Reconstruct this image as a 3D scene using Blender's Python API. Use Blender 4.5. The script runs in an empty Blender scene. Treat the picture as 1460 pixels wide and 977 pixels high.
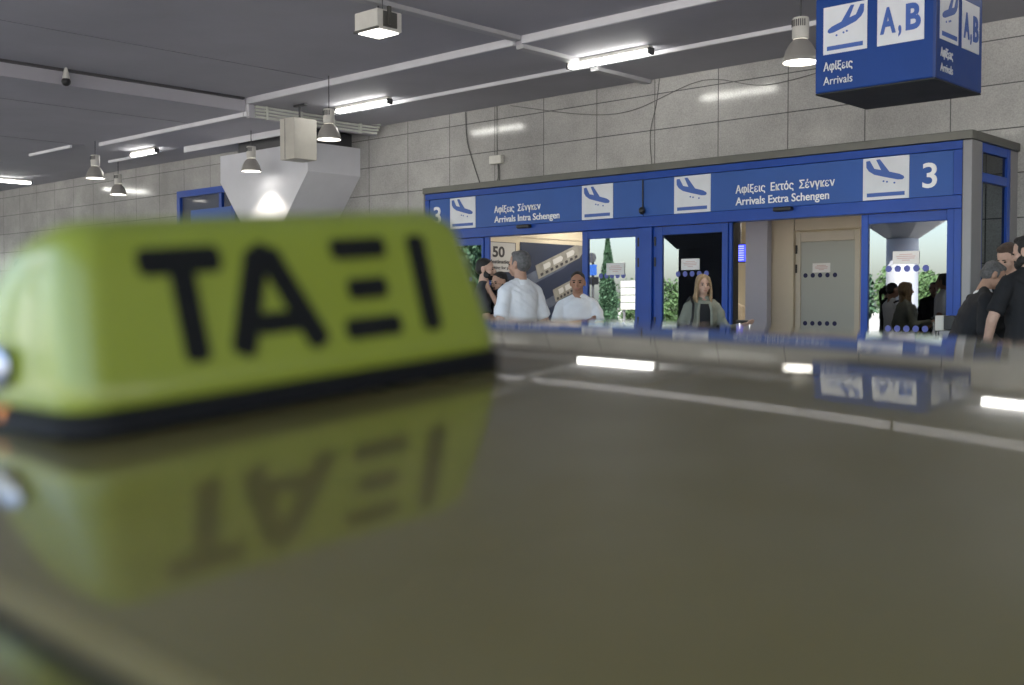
import bpy, bmesh, math, random
from mathutils import Vector, Matrix, noise as mnoise
random.seed(7)
R = math.radians
S = bpy.context.scene
COL = S.collection

# ------------------------------------------------------------------ camera, world, sun, exposure
cam_d = bpy.data.cameras.new('camera')
cam = bpy.data.objects.new('camera', cam_d); COL.objects.link(cam)
S.camera = cam
cam.location = (0, 0, 1.45)
cam.rotation_euler = (R(90 - 1.81), 0, R(43.3))
cam_d.sensor_width = 36; cam_d.lens = 39.45
cam_d.clip_start = 0.01; cam_d.clip_end = 2000
cam_d.dof.use_dof = True; cam_d.dof.focus_distance = 13.0; cam_d.dof.aperture_fstop = 2.9
cam_d.dof.aperture_blades = 0

W = bpy.data.worlds.new('World'); S.world = W; W.use_nodes = True
nt = W.node_tree
bg = nt.nodes['Background']
sky = nt.nodes.new('ShaderNodeTexSky'); sky.sky_type = 'NISHITA'; sky.sun_disc = False
SUN_EL, SUN_AZ = 52, 25          # azimuth measured from +Y towards +X
sky.sun_elevation = R(SUN_EL); sky.sun_rotation = R(SUN_AZ)
sky.air_density = 1.0; sky.dust_density = 2.5; sky.ozone_density = 1.0
nt.links.new(sky.outputs[0], bg.inputs[0]); bg.inputs[1].default_value = 0.12

sun_d = bpy.data.lights.new('sun', 'SUN'); sun_d.energy = 4.0; sun_d.angle = R(0.5); sun_d.color = (1, .96, .9)
sun = bpy.data.objects.new('sun', sun_d); COL.objects.link(sun)
sd = Vector((math.sin(R(SUN_AZ)) * math.cos(R(SUN_EL)), math.cos(R(SUN_AZ)) * math.cos(R(SUN_EL)), math.sin(R(SUN_EL))))
sun.rotation_euler = sd.to_track_quat('Z', 'Y').to_euler()
sun.location = (20, 40, 60)

S.view_settings.view_transform = 'Standard'; S.view_settings.look = 'None'
S.view_settings.gamma = 1; S.view_settings.use_curve_mapping = False
S.view_settings.exposure = 3.25
S.render.engine = 'CYCLES'
S.cycles.max_bounces = 10; S.cycles.diffuse_bounces = 6; S.cycles.glossy_bounces = 6
S.cycles.transmission_bounces = 8; S.cycles.transparent_max_bounces = 16
S.cycles.caustics_reflective = False; S.cycles.caustics_refractive = False
S.cycles.sample_clamp_indirect = 8
S.cycles.use_denoising = True

# ------------------------------------------------------------------ materials
MATS = {}
def mat(name, col, rough=.5, metal=0, spec=.5, coat=0, coat_rough=.03, vary=0, vscale=6, bump=0, bscale=40, emit=None, estr=0, sheen=0, detail=6):
    if name in MATS: return MATS[name]
    m = bpy.data.materials.new(name); m.use_nodes = True
    n = m.node_tree; p = n.nodes['Principled BSDF']
    p.inputs['Base Color'].default_value = (*col, 1); p.inputs['Roughness'].default_value = rough
    p.inputs['Metallic'].default_value = metal; p.inputs['Specular IOR Level'].default_value = spec
    p.inputs['Coat Weight'].default_value = coat; p.inputs['Coat Roughness'].default_value = coat_rough
    p.inputs['Sheen Weight'].default_value = sheen
    if emit: p.inputs['Emission Color'].default_value = (*emit, 1); p.inputs['Emission Strength'].default_value = estr
    if vary or bump:
        tc = n.nodes.new('ShaderNodeTexCoord')
    if vary:
        no = n.nodes.new('ShaderNodeTexNoise'); no.inputs['Scale'].default_value = vscale; no.inputs['Detail'].default_value = detail
        no.inputs['Roughness'].default_value = .6
        n.links.new(tc.outputs['Object'], no.inputs['Vector'])
        cr = n.nodes.new('ShaderNodeMapRange'); cr.inputs[1].default_value = .3; cr.inputs[2].default_value = .7
        cr.inputs[3].default_value = 1 - vary; cr.inputs[4].default_value = 1 + vary
        n.links.new(no.outputs['Fac'], cr.inputs[0])
        mx = n.nodes.new('ShaderNodeMix'); mx.data_type = 'RGBA'; mx.blend_type = 'MULTIPLY'; mx.inputs[0].default_value = 1
        mx.inputs[6].default_value = (*col, 1); n.links.new(cr.outputs[0], mx.inputs[7]); n.links.new(mx.outputs[2], p.inputs['Base Color'])
        r2 = n.nodes.new('ShaderNodeMapRange'); r2.inputs[1].default_value = .3; r2.inputs[2].default_value = .7
        r2.inputs[3].default_value = max(0, rough - .06); r2.inputs[4].default_value = min(1, rough + .06)
        n.links.new(no.outputs['Fac'], r2.inputs[0]); n.links.new(r2.outputs[0], p.inputs['Roughness'])
    if bump:
        nb = n.nodes.new('ShaderNodeTexNoise'); nb.inputs['Scale'].default_value = bscale; nb.inputs['Detail'].default_value = 4
        n.links.new(tc.outputs['Object'], nb.inputs['Vector'])
        b = n.nodes.new('ShaderNodeBump'); b.inputs['Strength'].default_value = bump; b.inputs['Distance'].default_value = .02
        n.links.new(nb.outputs['Fac'], b.inputs['Height']); n.links.new(b.outputs[0], p.inputs['Normal'])
    MATS[name] = m; return m

def granite():
    m = bpy.data.materials.new('grey granite tiles'); m.use_nodes = True
    n = m.node_tree; p = n.nodes['Principled BSDF']; L = n.links.new
    tc = n.nodes.new('ShaderNodeTexCoord'); sp = n.nodes.new('ShaderNodeSeparateXYZ'); L(tc.outputs['Object'], sp.inputs[0])
    cb = n.nodes.new('ShaderNodeCombineXYZ')
    ax = n.nodes.new('ShaderNodeMath'); ax.operation = 'ADD'; ax.inputs[1].default_value = 15.13 + 1.0797 * 40; L(sp.outputs[0], ax.inputs[0])
    az = n.nodes.new('ShaderNodeMath'); az.operation = 'ADD'; az.inputs[1].default_value = .515 * 20 - 4.535; L(sp.outputs[2], az.inputs[0])
    L(ax.outputs[0], cb.inputs[0]); L(az.outputs[0], cb.inputs[1])
    br = n.nodes.new('ShaderNodeTexBrick'); br.offset = 0; br.squash = 1
    br.inputs['Scale'].default_value = 1; br.inputs['Mortar Size'].default_value = .007; br.inputs['Mortar Smooth'].default_value = .1
    br.inputs['Brick Width'].default_value = 1.0797; br.inputs['Row Height'].default_value = .515
    br.inputs['Color1'].default_value = (.385, .382, .372, 1); br.inputs['Color2'].default_value = (.42, .417, .405, 1)
    br.inputs['Mortar'].default_value = (.09, .09, .09, 1); br.inputs['Bias'].default_value = -.1
    L(cb.outputs[0], br.inputs['Vector'])
    n1 = n.nodes.new('ShaderNodeTexNoise'); n1.inputs['Scale'].default_value = 55; n1.inputs['Detail'].default_value = 4; n1.inputs['Roughness'].default_value = .75
    L(tc.outputs['Object'], n1.inputs['Vector'])
    n2 = n.nodes.new('ShaderNodeTexNoise'); n2.inputs['Scale'].default_value = 1.3; n2.inputs['Detail'].default_value = 7; n2.inputs['Roughness'].default_value = .65
    L(tc.outputs['Object'], n2.inputs['Vector'])
    m1 = n.nodes.new('ShaderNodeMapRange'); m1.inputs[1].default_value = .32; m1.inputs[2].default_value = .68; m1.inputs[3].default_value = .80; m1.inputs[4].default_value = 1.17
    L(n1.outputs['Fac'], m1.inputs[0])
    m2 = n.nodes.new('ShaderNodeMapRange'); m2.inputs[1].default_value = .3; m2.inputs[2].default_value = .7; m2.inputs[3].default_value = .82; m2.inputs[4].default_value = 1.12
    L(n2.outputs['Fac'], m2.inputs[0])
    mm = n.nodes.new('ShaderNodeMath'); mm.operation = 'MULTIPLY'; L(m1.outputs[0], mm.inputs[0]); L(m2.outputs[0], mm.inputs[1])
    mx = n.nodes.new('ShaderNodeMix'); mx.data_type = 'RGBA'; mx.blend_type = 'MULTIPLY'; mx.inputs[0].default_value = 1
    L(br.outputs['Color'], mx.inputs[6]); L(mm.outputs[0], mx.inputs[7]); L(mx.outputs[2], p.inputs['Base Color'])
    rr = n.nodes.new('ShaderNodeMapRange'); rr.inputs[1].default_value = 0; rr.inputs[2].default_value = 1; rr.inputs[3].default_value = .13; rr.inputs[4].default_value = .8
    L(br.outputs['Fac'], rr.inputs[0]); L(rr.outputs[0], p.inputs['Roughness'])
    bp = n.nodes.new('ShaderNodeBump'); bp.inputs['Strength'].default_value = .5; bp.inputs['Distance'].default_value = .006; bp.invert = True
    L(br.outputs['Fac'], bp.inputs['Height']); L(bp.outputs[0], p.inputs['Normal'])
    return m

def glass(name, tint, ior, frost=0):
    m = bpy.data.materials.new(name); m.use_nodes = True
    n = m.node_tree; n.nodes.remove(n.nodes['Principled BSDF']); out = n.nodes['Material Output']
    tr = n.nodes.new('ShaderNodeBsdfTransparent'); tr.inputs[0].default_value = (*tint, 1)
    gl = n.nodes.new('ShaderNodeBsdfGlossy'); gl.inputs['Roughness'].default_value = 0.0; gl.inputs[0].default_value = (.93, .97, 1, 1)
    fr = n.nodes.new('ShaderNodeFresnel'); fr.inputs[0].default_value = ior
    mx = n.nodes.new('ShaderNodeMixShader')
    n.links.new(fr.outputs[0], mx.inputs[0]); n.links.new(tr.outputs[0], mx.inputs[1]); n.links.new(gl.outputs[0], mx.inputs[2])
    n.links.new(mx.outputs[0], out.inputs[0]); return m

M_granite = granite()
M_ceil = mat('painted ceiling grey', (.39, .385, .43), .75, vary=.11, vscale=.42, bump=.03, bscale=8)
M_fascia = mat('white painted ceiling edge', (.66, .66, .70), .6, vary=.06, vscale=2)
M_rib = mat('grey painted rib', (.42, .42, .44), .6, vary=.06, vscale=3)
M_blue = mat('blue powder coated metal', (.013, .063, .35), .34, spec=.3, vary=.10, vscale=2.2)
M_panel = mat('blue sign panel', (.034, .105, .38), .42, spec=.3, vary=.06, vscale=1.7)
M_panel2 = mat('deep blue sign face', (.010, .052, .25), .4, spec=.25, vary=.07, vscale=2.5)
M_ink = mat('blue printed ink', (.045, .115, .42), .45)
M_white = mat('white lettering', (.93, .93, .95), .4)
M_icon = mat('white sign square', (.72, .74, .79), .4, vary=.04, vscale=5)
M_steel = mat('weathered steel trim', (.13, .128, .115), .42, metal=.6, vary=.16, vscale=2.5)
M_steel2 = mat('light grey metal cladding', (.235, .23, .24), .4, metal=.35, vary=.08, vscale=2)
M_black = mat('black plastic', (.012, .012, .013), .45, vary=.2, vscale=20)
M_dkgrey = mat('dark grey metal', (.06, .06, .065), .5, vary=.15, vscale=6)
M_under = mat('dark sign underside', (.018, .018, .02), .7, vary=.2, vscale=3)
M_offwhite = mat('off white enamel', (.62, .61, .57), .4, vary=.08, vscale=6)
M_box = mat('aged beige box paint', (.50, .48, .43), .5, vary=.10, vscale=3)
M_duct = mat('white painted concrete', (.66, .67, .72), .65, vary=.05, vscale=1.5, bump=.06, bscale=30)
M_tube = mat('lit fluorescent diffuser', (.9, .9, .9), .4, emit=(1, .99, .92), estr=2.3)
M_bulb = mat('lit lamp glass', (.9, .9, .9), .3, emit=(1, .95, .86), estr=1.6)
M_flood = mat('lit floodlight glass', (.9, .9, .9), .3, emit=(1, .95, .85), estr=1.2)
M_room = mat('added lobby light panel', (.9, .9, .9), .4, emit=(1, .90, .74), estr=.95)
M_hall = mat('added hall light panel', (.9, .9, .9), .4, emit=(1, .92, .78), estr=4.5)
M_pave = mat('grey pavement slabs', (.34, .33, .31), .75, vary=.15, vscale=2.5, bump=.15, bscale=20)
M_kerb = mat('kerb concrete', (.40, .39, .37), .8, vary=.12, vscale=4)
M_asph = mat('asphalt', (.055, .055, .057), .85, vary=.2, vscale=5, bump=.3, bscale=60)
M_ground = mat('pale concrete and dry ground', (.42, .40, .36), .9, vary=.2, vscale=.2)
M_line = mat('road paint', (.78, .78, .76), .7, vary=.08, vscale=10)
M_beige = mat('beige wall panel', (.56, .50, .40), .5, vary=.04, vscale=2)
M_cream = mat('cream interior wall', (.54, .49, .39), .6, vary=.04, vscale=2)
M_lilac = mat('grey interior pillar', (.40, .41, .50), .6, vary=.04, vscale=2)
M_floor = mat('terrazzo floor', (.42, .40, .37), .25, vary=.08, vscale=8)
M_doorframe = mat('beige door frame', (.54, .505, .43), .45, vary=.03, vscale=4)
M_frost = mat('frosted glass sheet', (.41, .43, .405), .3)
M_dot = mat('navy glass dots', (.012, .014, .07), .5)
M_bdot = mat('blue glass dots', (.10, .12, .42), .5)
M_paper = mat('white paper', (.78, .76, .76), .7, vary=.03, vscale=8)
M_pink = mat('faint red print', (.62, .42, .42), .7)
M_wire = mat('grey cable', (.10, .10, .10), .6)
M_conduit = mat('white conduit paint', (.58, .60, .56), .45, vary=.05, vscale=6)
M_glass = glass('door glass', (.46, .50, .56), 2.7)
M_glassdk = glass('dark side glass', (.10, .12, .16), 1.6)
M_paint = mat('yellow taxi paint', (.140, .102, .024), .4, spec=.25, coat=1, coat_rough=.015, vary=.035, vscale=14)
M_carglass = mat('dark car glass', (.01, .011, .012), .05, spec=.7)
M_rubber = mat('black rubber', (.02, .02, .02), .7)
M_chrome = mat('polished metal', (.75, .75, .77), .12, metal=1)
M_sign = mat('yellow green sign plastic', (.185, .21, .022), .34, spec=.35, coat=.22, coat_rough=.03, vary=.03, vscale=12)
M_letter = mat('black sign lettering', (.006, .006, .006), .6, spec=.15)
M_endcap = mat('grey metal end cap', (.45, .45, .50), .28, metal=.8)
M_sbase = mat('black sign base rubber', (.006, .006, .007), .6, spec=.15)
M_orange = mat('orange glint', (.75, .22, .02), .3)
M_skin = mat('skin', (.46, .27, .19), .5, vary=.08, vscale=30, spec=.35)
M_skin2 = mat('pale skin', (.58, .37, .28), .5, vary=.07, vscale=30, spec=.35)
M_skin3 = mat('tanned skin', (.38, .20, .13), .5, vary=.08, vscale=30, spec=.35)
M_eye = mat('eye', (.02, .015, .012), .25)
M_lip = mat('lips', (.42, .17, .14), .45)
M_hair_dk = mat('black hair', (.012, .010, .009), .5, vary=.3, vscale=60, bump=.5, bscale=120)
M_hair_gr = mat('grey hair', (.12, .115, .115), .6, vary=.45, vscale=40, bump=.5, bscale=120)
M_hair_bl = mat('blonde hair', (.36, .24, .13), .5, vary=.35, vscale=45, bump=.5, bscale=120)
M_hair_br = mat('brown hair', (.06, .035, .022), .5, vary=.3, vscale=50, bump=.5, bscale=120)
M_shirt_w = mat('white cotton', (.80, .80, .82), .85, vary=.03, vscale=8, bump=.45, bscale=9)
M_shirt_k = mat('black cotton', (.012, .012, .014), .85, vary=.15, vscale=8, bump=.4, bscale=9)
M_shirt_g = mat('dark grey cotton', (.055, .058, .066), .85, vary=.1, vscale=8, bump=.4, bscale=9)
M_suit = mat('black suit cloth', (.012, .012, .015), .8, vary=.15, vscale=9, bump=.35, bscale=9)
M_jacket = mat('sage green jacket cloth', (.235, .245, .20), .85, vary=.08, vscale=12, bump=.5, bscale=10)
M_denim = mat('blue denim', (.07, .10, .18), .85, vary=.15, vscale=14, bump=.3, bscale=14)
M_trouser = mat('dark trousers', (.03, .03, .035), .85, vary=.1, vscale=10, bump=.3, bscale=10)
M_beigecl = mat('beige cloth', (.45, .38, .29), .85, vary=.06, vscale=10, bump=.3, bscale=10)
M_shoe = mat('dark shoes', (.03, .025, .02), .5)
M_leaf = mat('cypress leaves', (.055, .12, .06), .7, vary=.4, vscale=1.3)
M_leaf2 = mat('bush leaves', (.08, .15, .05), .7, vary=.4, vscale=1.3)
M_bark = mat('bark', (.12, .09, .065), .9, vary=.2, vscale=8)
M_navy = mat('navy poster print', (.012, .022, .055), .4)
M_postgrey = mat('grey poster print', (.42, .43, .45), .45)
M_ship = mat('ship print', (.20, .20, .19), .45, vary=.25, vscale=9)
M_sea = mat('wake print', (.07, .09, .14), .45, vary=.3, vscale=5)
M_text_dk = mat('dark print', (.02, .02, .03), .5)
M_fids = mat('lit screen', (.02, .02, .1), .3, emit=(.05, .07, .95), estr=.22)
M_fidsl = mat('lit screen text', (.3, .3, .5), .3, emit=(.45, .5, 1.0), estr=.16)

def dusty(m, amt, col):
    n = m.node_tree; p = n.nodes['Principled BSDF']; L = n.links.new
    src = p.inputs['Base Color'].links[0].from_socket
    tc = n.nodes.new('ShaderNodeTexCoord'); v = n.nodes.new('ShaderNodeTexVoronoi'); v.inputs['Scale'].default_value = 70; L(tc.outputs['Object'], v.inputs['Vector'])
    r1 = n.nodes.new('ShaderNodeMapRange'); r1.inputs[1].default_value = .10; r1.inputs[2].default_value = .04; L(v.outputs['Distance'], r1.inputs[0])
    sep = n.nodes.new('ShaderNodeSeparateColor'); L(v.outputs['Color'], sep.inputs[0])
    gt = n.nodes.new('ShaderNodeMath'); gt.operation = 'GREATER_THAN'; gt.inputs[1].default_value = .86; L(sep.outputs[0], gt.inputs[0])
    mu = n.nodes.new('ShaderNodeMath'); mu.operation = 'MULTIPLY'; L(r1.outputs[0], mu.inputs[0]); L(gt.outputs[0], mu.inputs[1])
    no = n.nodes.new('ShaderNodeTexNoise'); no.inputs['Scale'].default_value = 5; no.inputs['Detail'].default_value = 8; no.inputs['Roughness'].default_value = .7; L(tc.outputs['Object'], no.inputs['Vector'])
    r2 = n.nodes.new('ShaderNodeMapRange'); r2.inputs[1].default_value = .42; r2.inputs[2].default_value = .75; r2.inputs[3].default_value = 0; r2.inputs[4].default_value = .35; L(no.outputs['Fac'], r2.inputs[0])
    ad = n.nodes.new('ShaderNodeMath'); ad.operation = 'ADD'; ad.use_clamp = True; L(mu.outputs[0], ad.inputs[0]); L(r2.outputs[0], ad.inputs[1])
    am = n.nodes.new('ShaderNodeMath'); am.operation = 'MULTIPLY'; am.inputs[1].default_value = amt; L(ad.outputs[0], am.inputs[0])
    mx = n.nodes.new('ShaderNodeMix'); mx.data_type = 'RGBA'; mx.inputs[7].default_value = (*col, 1); L(am.outputs[0], mx.inputs[0]); L(src, mx.inputs[6]); L(mx.outputs[2], p.inputs['Base Color'])
    r3 = n.nodes.new('ShaderNodeMapRange'); r3.inputs[3].default_value = .012; r3.inputs[4].default_value = .06; L(ad.outputs[0], r3.inputs[0]); L(r3.outputs[0], p.inputs['Coat Roughness'])
dusty(M_paint, .22, (.30, .28, .24))
dusty(M_sign, .10, (.30, .30, .22))

# ------------------------------------------------------------------ helpers
class MB:
    def __init__(s): s.bm = bmesh.new()
    def box(s, x0, x1, y0, y1, z0, z1, bev=0):
        b = bmesh.new() if bev else s.bm
        vs = [b.verts.new(p) for p in ((x0,y0,z0),(x1,y0,z0),(x1,y1,z0),(x0,y1,z0),(x0,y0,z1),(x1,y0,z1),(x1,y1,z1),(x0,y1,z1))]
        for f in ((3,2,1,0),(4,5,6,7),(0,1,5,4),(1,2,6,5),(2,3,7,6),(3,0,4,7)): b.faces.new([vs[i] for i in f])
        if bev:
            bmesh.ops.bevel(b, geom=list(b.edges), offset=bev, segments=2, affect='EDGES', profile=.5)
            s.add(b)
        return s
    def add(s, b, M=None):
        if M: b.transform(M)
        me = bpy.data.meshes.new('t'); b.to_mesh(me); b.free(); s.bm.from_mesh(me); bpy.data.meshes.remove(me)
    def loft(s, rings, cap=True, closed=True):
        prev = None; first = None
        for r in rings:
            vs = [s.bm.verts.new(p) for p in r]
            if prev:
                n = len(vs)
                for i in range(n if closed else n - 1): s.bm.faces.new((prev[i], prev[(i+1) % n], vs[(i+1) % n], vs[i]))
            else: first = vs
            prev = vs
        if cap and closed:
            s.bm.faces.new(first[::-1]); s.bm.faces.new(prev)
        return s
    def tube(s, pts, rad, seg=12, cap=True):
        pts = [Vector(p) for p in pts]
        rads = rad if isinstance(rad, (list, tuple)) else [rad] * len(pts)
        rings = []; ref = None
        for i, p in enumerate(pts):
            t = (pts[min(i+1, len(pts)-1)] - pts[max(i-1, 0)]).normalized()
            if ref is None:
                ref = t.orthogonal().normalized()
            else:
                ref = (ref - t * ref.dot(t)).normalized()
            b = t.cross(ref)
            rings.append([p + (ref * math.cos(a) + b * math.sin(a)) * rads[i] for a in [2*math.pi*k/seg for k in range(seg)]])
        return s.loft(rings, cap)
    def lathe(s, c, prof, seg=24, cap=True):
        return s.loft([[(c[0]+r*math.cos(2*math.pi*k/seg), c[1]+r*math.sin(2*math.pi*k/seg), c[2]+z) for k in range(seg)] for r, z in prof], cap)
    def ell(s, c, rx, ry, rz, seg=16, rings=10, rot=None):
        b = bmesh.new(); bmesh.ops.create_uvsphere(b, u_segments=seg, v_segments=rings, radius=1)
        M = Matrix.Translation(c) @ (rot or Matrix.Identity(4)) @ Matrix.Diagonal((rx, ry, rz, 1))
        s.add(b, M); return s
    def capsule(s, a, b, ra, rb, seg=10):
        a, b = Vector(a), Vector(b); d = b - a; L = d.length
        if L < 1e-5: return s.ell(a, ra, ra, ra)
        d.normalize(); pts = []; rads = []
        for k in range(4):
            t = k / 4 * math.pi / 2; pts.append(a - d * ra * math.cos(t)); rads.append(max(ra * math.sin(t), ra * .05))
        pts.append(a); rads.append(ra); pts.append(b); rads.append(rb)
        for k in range(1, 5):
            t = k / 4 * math.pi / 2; pts.append(b + d * rb * math.sin(t)); rads.append(max(rb * math.cos(t), rb * .05))
        return s.tube(pts, rads, seg)
    def poly(s, pts2, depth, M=None):
        # polygon in XZ facing -Y, thickness depth
        b = bmesh.new()
        vs = [b.verts.new((x, 0, z)) for x, z in pts2]
        f = b.faces.new(vs)
        r = bmesh.ops.extrude_face_region(b, geom=[f])
        for v in r['geom']:
            if isinstance(v, bmesh.types.BMVert): v.co.y += depth
        bmesh.ops.recalc_face_normals(b, faces=b.faces)
        bmesh.ops.triangulate(b, faces=[q for q in b.faces if len(q.verts) > 4])
        s.add(b, M); return s
    def mesh(s, name, smooth=False):
        bmesh.ops.recalc_face_normals(s.bm, faces=s.bm.faces)
        me = bpy.data.meshes.new(name); s.bm.to_mesh(me); s.bm.free()
        if smooth:
            for p in me.polygons: p.use_smooth = True
            try: me.set_sharp_from_angle(angle=R(smooth if smooth is not True else 40))
            except Exception: pass
        return me
    def build(s, name, m, parent=None, smooth=False):
        return link(name, s.mesh(name, smooth), m, parent)

def link(name, me, m, parent=None):
    o = bpy.data.objects.new(name, me); COL.objects.link(o)
    if m and not me.materials: me.materials.append(m)
    if parent: o.parent = parent
    return o
def tag(o, label=None, cat=None, group=None, kind=None):
    if label: o['label'] = label
    if cat: o['category'] = cat
    if group: o['group'] = group
    if kind: o['kind'] = kind
    return o
def thing(name, label, cat, loc=(0,0,0), rz=0, group=None):
    o = bpy.data.objects.new(name, None); COL.objects.link(o); o.location = loc; o.rotation_euler = (0, 0, rz)
    o.empty_display_size = .1
    return tag(o, label, cat, group)
def kids(o): return [c for c in bpy.data.objects if c.parent == o]
def copy_tree(o, parent=None):
    c = o.copy(); COL.objects.link(c)
    if parent: c.parent = parent
    for ch in kids(o): copy_tree(ch, c)
    return c
def text_mesh(txt, x0, x1, z0, cap, y, depth=.006, bold=0.0):
    """mesh of text standing in the XZ plane, facing -Y, left edge x0, right edge x1, baseline z0"""
    cu = bpy.data.curves.new('t', 'FONT'); cu.body = txt; cu.size = 1; cu.extrude = .5; cu.offset = bold; cu.resolution_u = 4
    o = bpy.data.objects.new('t', cu); COL.objects.link(o)
    dg = bpy.context.evaluated_depsgraph_get(); me = bpy.data.meshes.new_from_object(o.evaluated_get(dg))
    bpy.data.objects.remove(o); bpy.data.curves.remove(cu)
    xs = [v.co.x for v in me.vertices]
    a, b = min(xs), max(xs); sx = (x1 - x0) / (b - a); sz = cap / .727
    for v in me.vertices:
        x, yy, z = v.co
        v.co = (x0 + (x - a) * sx, y - z * depth, z0 + yy * sz)
    return me
def words(me, gap):
    b = bmesh.new(); b.from_mesh(me); bpy.data.meshes.remove(me)
    iv = sorted((min(v.co.x for v in f.verts), max(v.co.x for v in f.verts)) for f in b.faces); cuts = []; hi = iv[0][1]
    for a, c in iv:
        if a - hi > gap: cuts.append((a + hi) / 2)
        hi = max(hi, c)
    out = []; ed = [-1e9] + cuts + [1e9]
    for k in range(len(ed) - 1):
        c = b.copy(); bmesh.ops.delete(c, geom=[f for f in c.faces if not ed[k] < f.calc_center_median().x < ed[k+1]], context='FACES')
        bmesh.ops.delete(c, geom=[v for v in c.verts if not v.link_faces], context='VERTS')
        m = bpy.data.meshes.new('lettering'); c.to_mesh(m); c.free(); out.append(m)
    b.free(); return out
def join_meshes(name, meshes):
    b = bmesh.new()
    for me in meshes: b.from_mesh(me); bpy.data.meshes.remove(me)
    m = bpy.data.meshes.new(name); b.to_mesh(m); b.free(); m.materials.clear(); return m
def xform(me, M): me.transform(M); return me

# ================================================================== SETTING
# ground, road, pavement
b = MB()
b.bm.faces.new([b.bm.verts.new(p) for p in ((-900,-900,-.03),(900,-900,-.03),(900,900,-.03),(-900,900,-.03))])
tag(b.build('ground', M_ground), kind='structure')
b = MB(); b.box(-120, 60, -4.2, 2.05, -.02, 0); tag(b.build('road', M_asph), kind='structure')
b = MB()
for k in range(24): b.box(-70 + k*4, -68 + k*4, -1.75, -1.63, -.01, .004)
tag(b.build('road_marking', M_line), kind='structure')
b = MB(); b.box(-120, 60, 2.25, 13.3, -.02, .15)
tag(b.build('pavement', M_pave), kind='structure')
b = MB(); b.box(-120, 60, 2.05, 2.245, -.02, .152, .01); b.box(-120, 60, -4.5, -4.205, -.02, .12, .01)
tag(b.build('kerb', M_kerb), kind='structure')
b = MB(); b.box(-24, -4, 11.9, 30, .152, .158); tag(b.build('floor', M_floor), kind='structure')

# ------------------------------------------------------------------ terminal building
term = thing('terminal_building', 'grey granite tiled terminal wall behind the blue arrivals entrance', 'building', (-9, 13.35, 0))
def part(mb, name, m, parent, smooth=False):
    o = mb.build(name, m, None, smooth); o.parent = parent
    o.matrix_parent_inverse = Matrix.Translation(-Vector(parent.location)) if parent.rotation_euler[2] == 0 else parent.matrix_world.inverted()
    return o
b = MB()
b.box(-75, -13.05, 13.35, 13.6, 0, 5.4); b.box(-4.75, 30, 13.35, 13.6, 0, 5.4); b.box(-13.05, -4.75, 13.35, 13.6, 3.2, 5.4)
part(b, 'wall', M_granite, term)
b = MB(); b.box(-75, 30, 13.6, 45, 5.2, 5.5); b.box(-75, 30, 44.7, 45, 0, 5.2); b.box(-75, -74.7, 13.6, 45, 0, 5.2); b.box(29.7, 30, 13.6, 45, 0, 5.2)
part(b, 'roof', M_ceil, term)
b = MB(); b.box(-24, -3.5, 13.6, 24, 3.25, 3.35); part(b, 'interior_ceiling', M_cream, term)
b = MB(); b.box(-24, -3.5, 24, 24.1, 0, 3.3); b.box(-3.6, -3.5, 13.6, 24, 0, 3.3)
part(b, 'interior_wall', M_cream, term)
for i, (x, y) in enumerate([(-11.5, 14.6), (-7.6, 15.9), (-10.4, 18.2), (-6.0, 18.5), (-11.6, 21.0), (-14.6, 20.5), (-17.5, 22.0)]):
    b = MB(); b.box(x-.6, x+.6, y-.15, y+.15, 3.232, 3.247); part(b, 'added_ceiling_light', M_hall, term)  # unseen glowing panels, added to brighten the hall behind the doors
for x in (-11.6, -10.4, -8.3, -6.9, -5.6):
    b = MB(); b.box(x-.35, x+.35, 12.75, 13.05, 2.882, 2.897); part(b, 'added_ceiling_light', M_room, term)  # out of view, added to throw more light into the lobby

# ------------------------------------------------------------------ canopy
can = thing('canopy', 'grey painted concrete canopy roof over the taxi lane with stepped soffit', 'canopy', (-9, 3, 4.6))
b = MB()
b.box(-16.05, 30, -2.6, 10.6, 4.90, 5.3)
b.box(-16.05, 30, 10.6, 12.1, 4.805, 5.3)
b.box(-16.05, 30, 12.1, 13.34, 4.75, 5.3)
b.box(-75, -16.05, -2.6, 12.1, 4.675, 5.3)
b.box(-75, -16.05, 12.1, 13.34, 4.745, 5.3)
part(b, 'soffit', M_ceil, can)
def fascia(x0, x1, y, z0, z1):
    b = MB(); b.box(x0, x1, y - .05, y - .004, z0, z1, .006); part(b, 'fascia_strip', M_fascia, can)
fascia(-15.95, -9.92, 10.6, 4.80, 4.90); fascia(-9.78, 30, 10.6, 4.80, 4.905)
fascia(-14.2, -9.92, 12.1, 4.742, 4.80); fascia(-9.78, 30, 12.1, 4.742, 4.80)
fascia(-21.1, -16.06, 10.6, 4.605, 4.69); fascia(-20.4, -16.06, 12.05, 4.56, 4.68)
fascia(-23.5, -21.9, 12.02, 4.62, 4.68); fascia(-23.7, -21.8, 10.35, 4.62, 4.68)
fascia(-29.5, -27.6, 10.35, 4.62, 4.68)
b = MB(); b.box(-16.05, -15.97, 10.56, 10.6, 4.605, 4.90, .004); part(b, 'fascia_strip', M_fascia, can)
for y0, y1, z in ((-2.6, 10.55, 4.90), (10.6, 12.05, 4.805), (12.1, 13.33, 4.75)):
    b = MB(); b.box(-9.92, -9.78, y0, y1, z - .055, z + .01, .01); part(b, 'rib', M_rib, can)
b = MB(); b.box(-16.05, -15.99, -2.6, 10.55, 4.675, 4.91); b.box(-16.05, -15.96, 10.6, 13.34, 4.58, 4.83, .01)
part(b, 'beam_side', M_ceil, can)
b = MB(); b.box(-16.0, -15.93, -2.6, 10.5, 4.865, 4.90); part(b, 'shadow_line_strip', M_dkgrey, can)  # dark grey strip paints in the shadow along the top of the step
b = MB(); b.box(-75, 30, -2.7, -2.6, 4.55, 5.4); part(b, 'front_edge', M_fascia, can)
b = MB()
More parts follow.
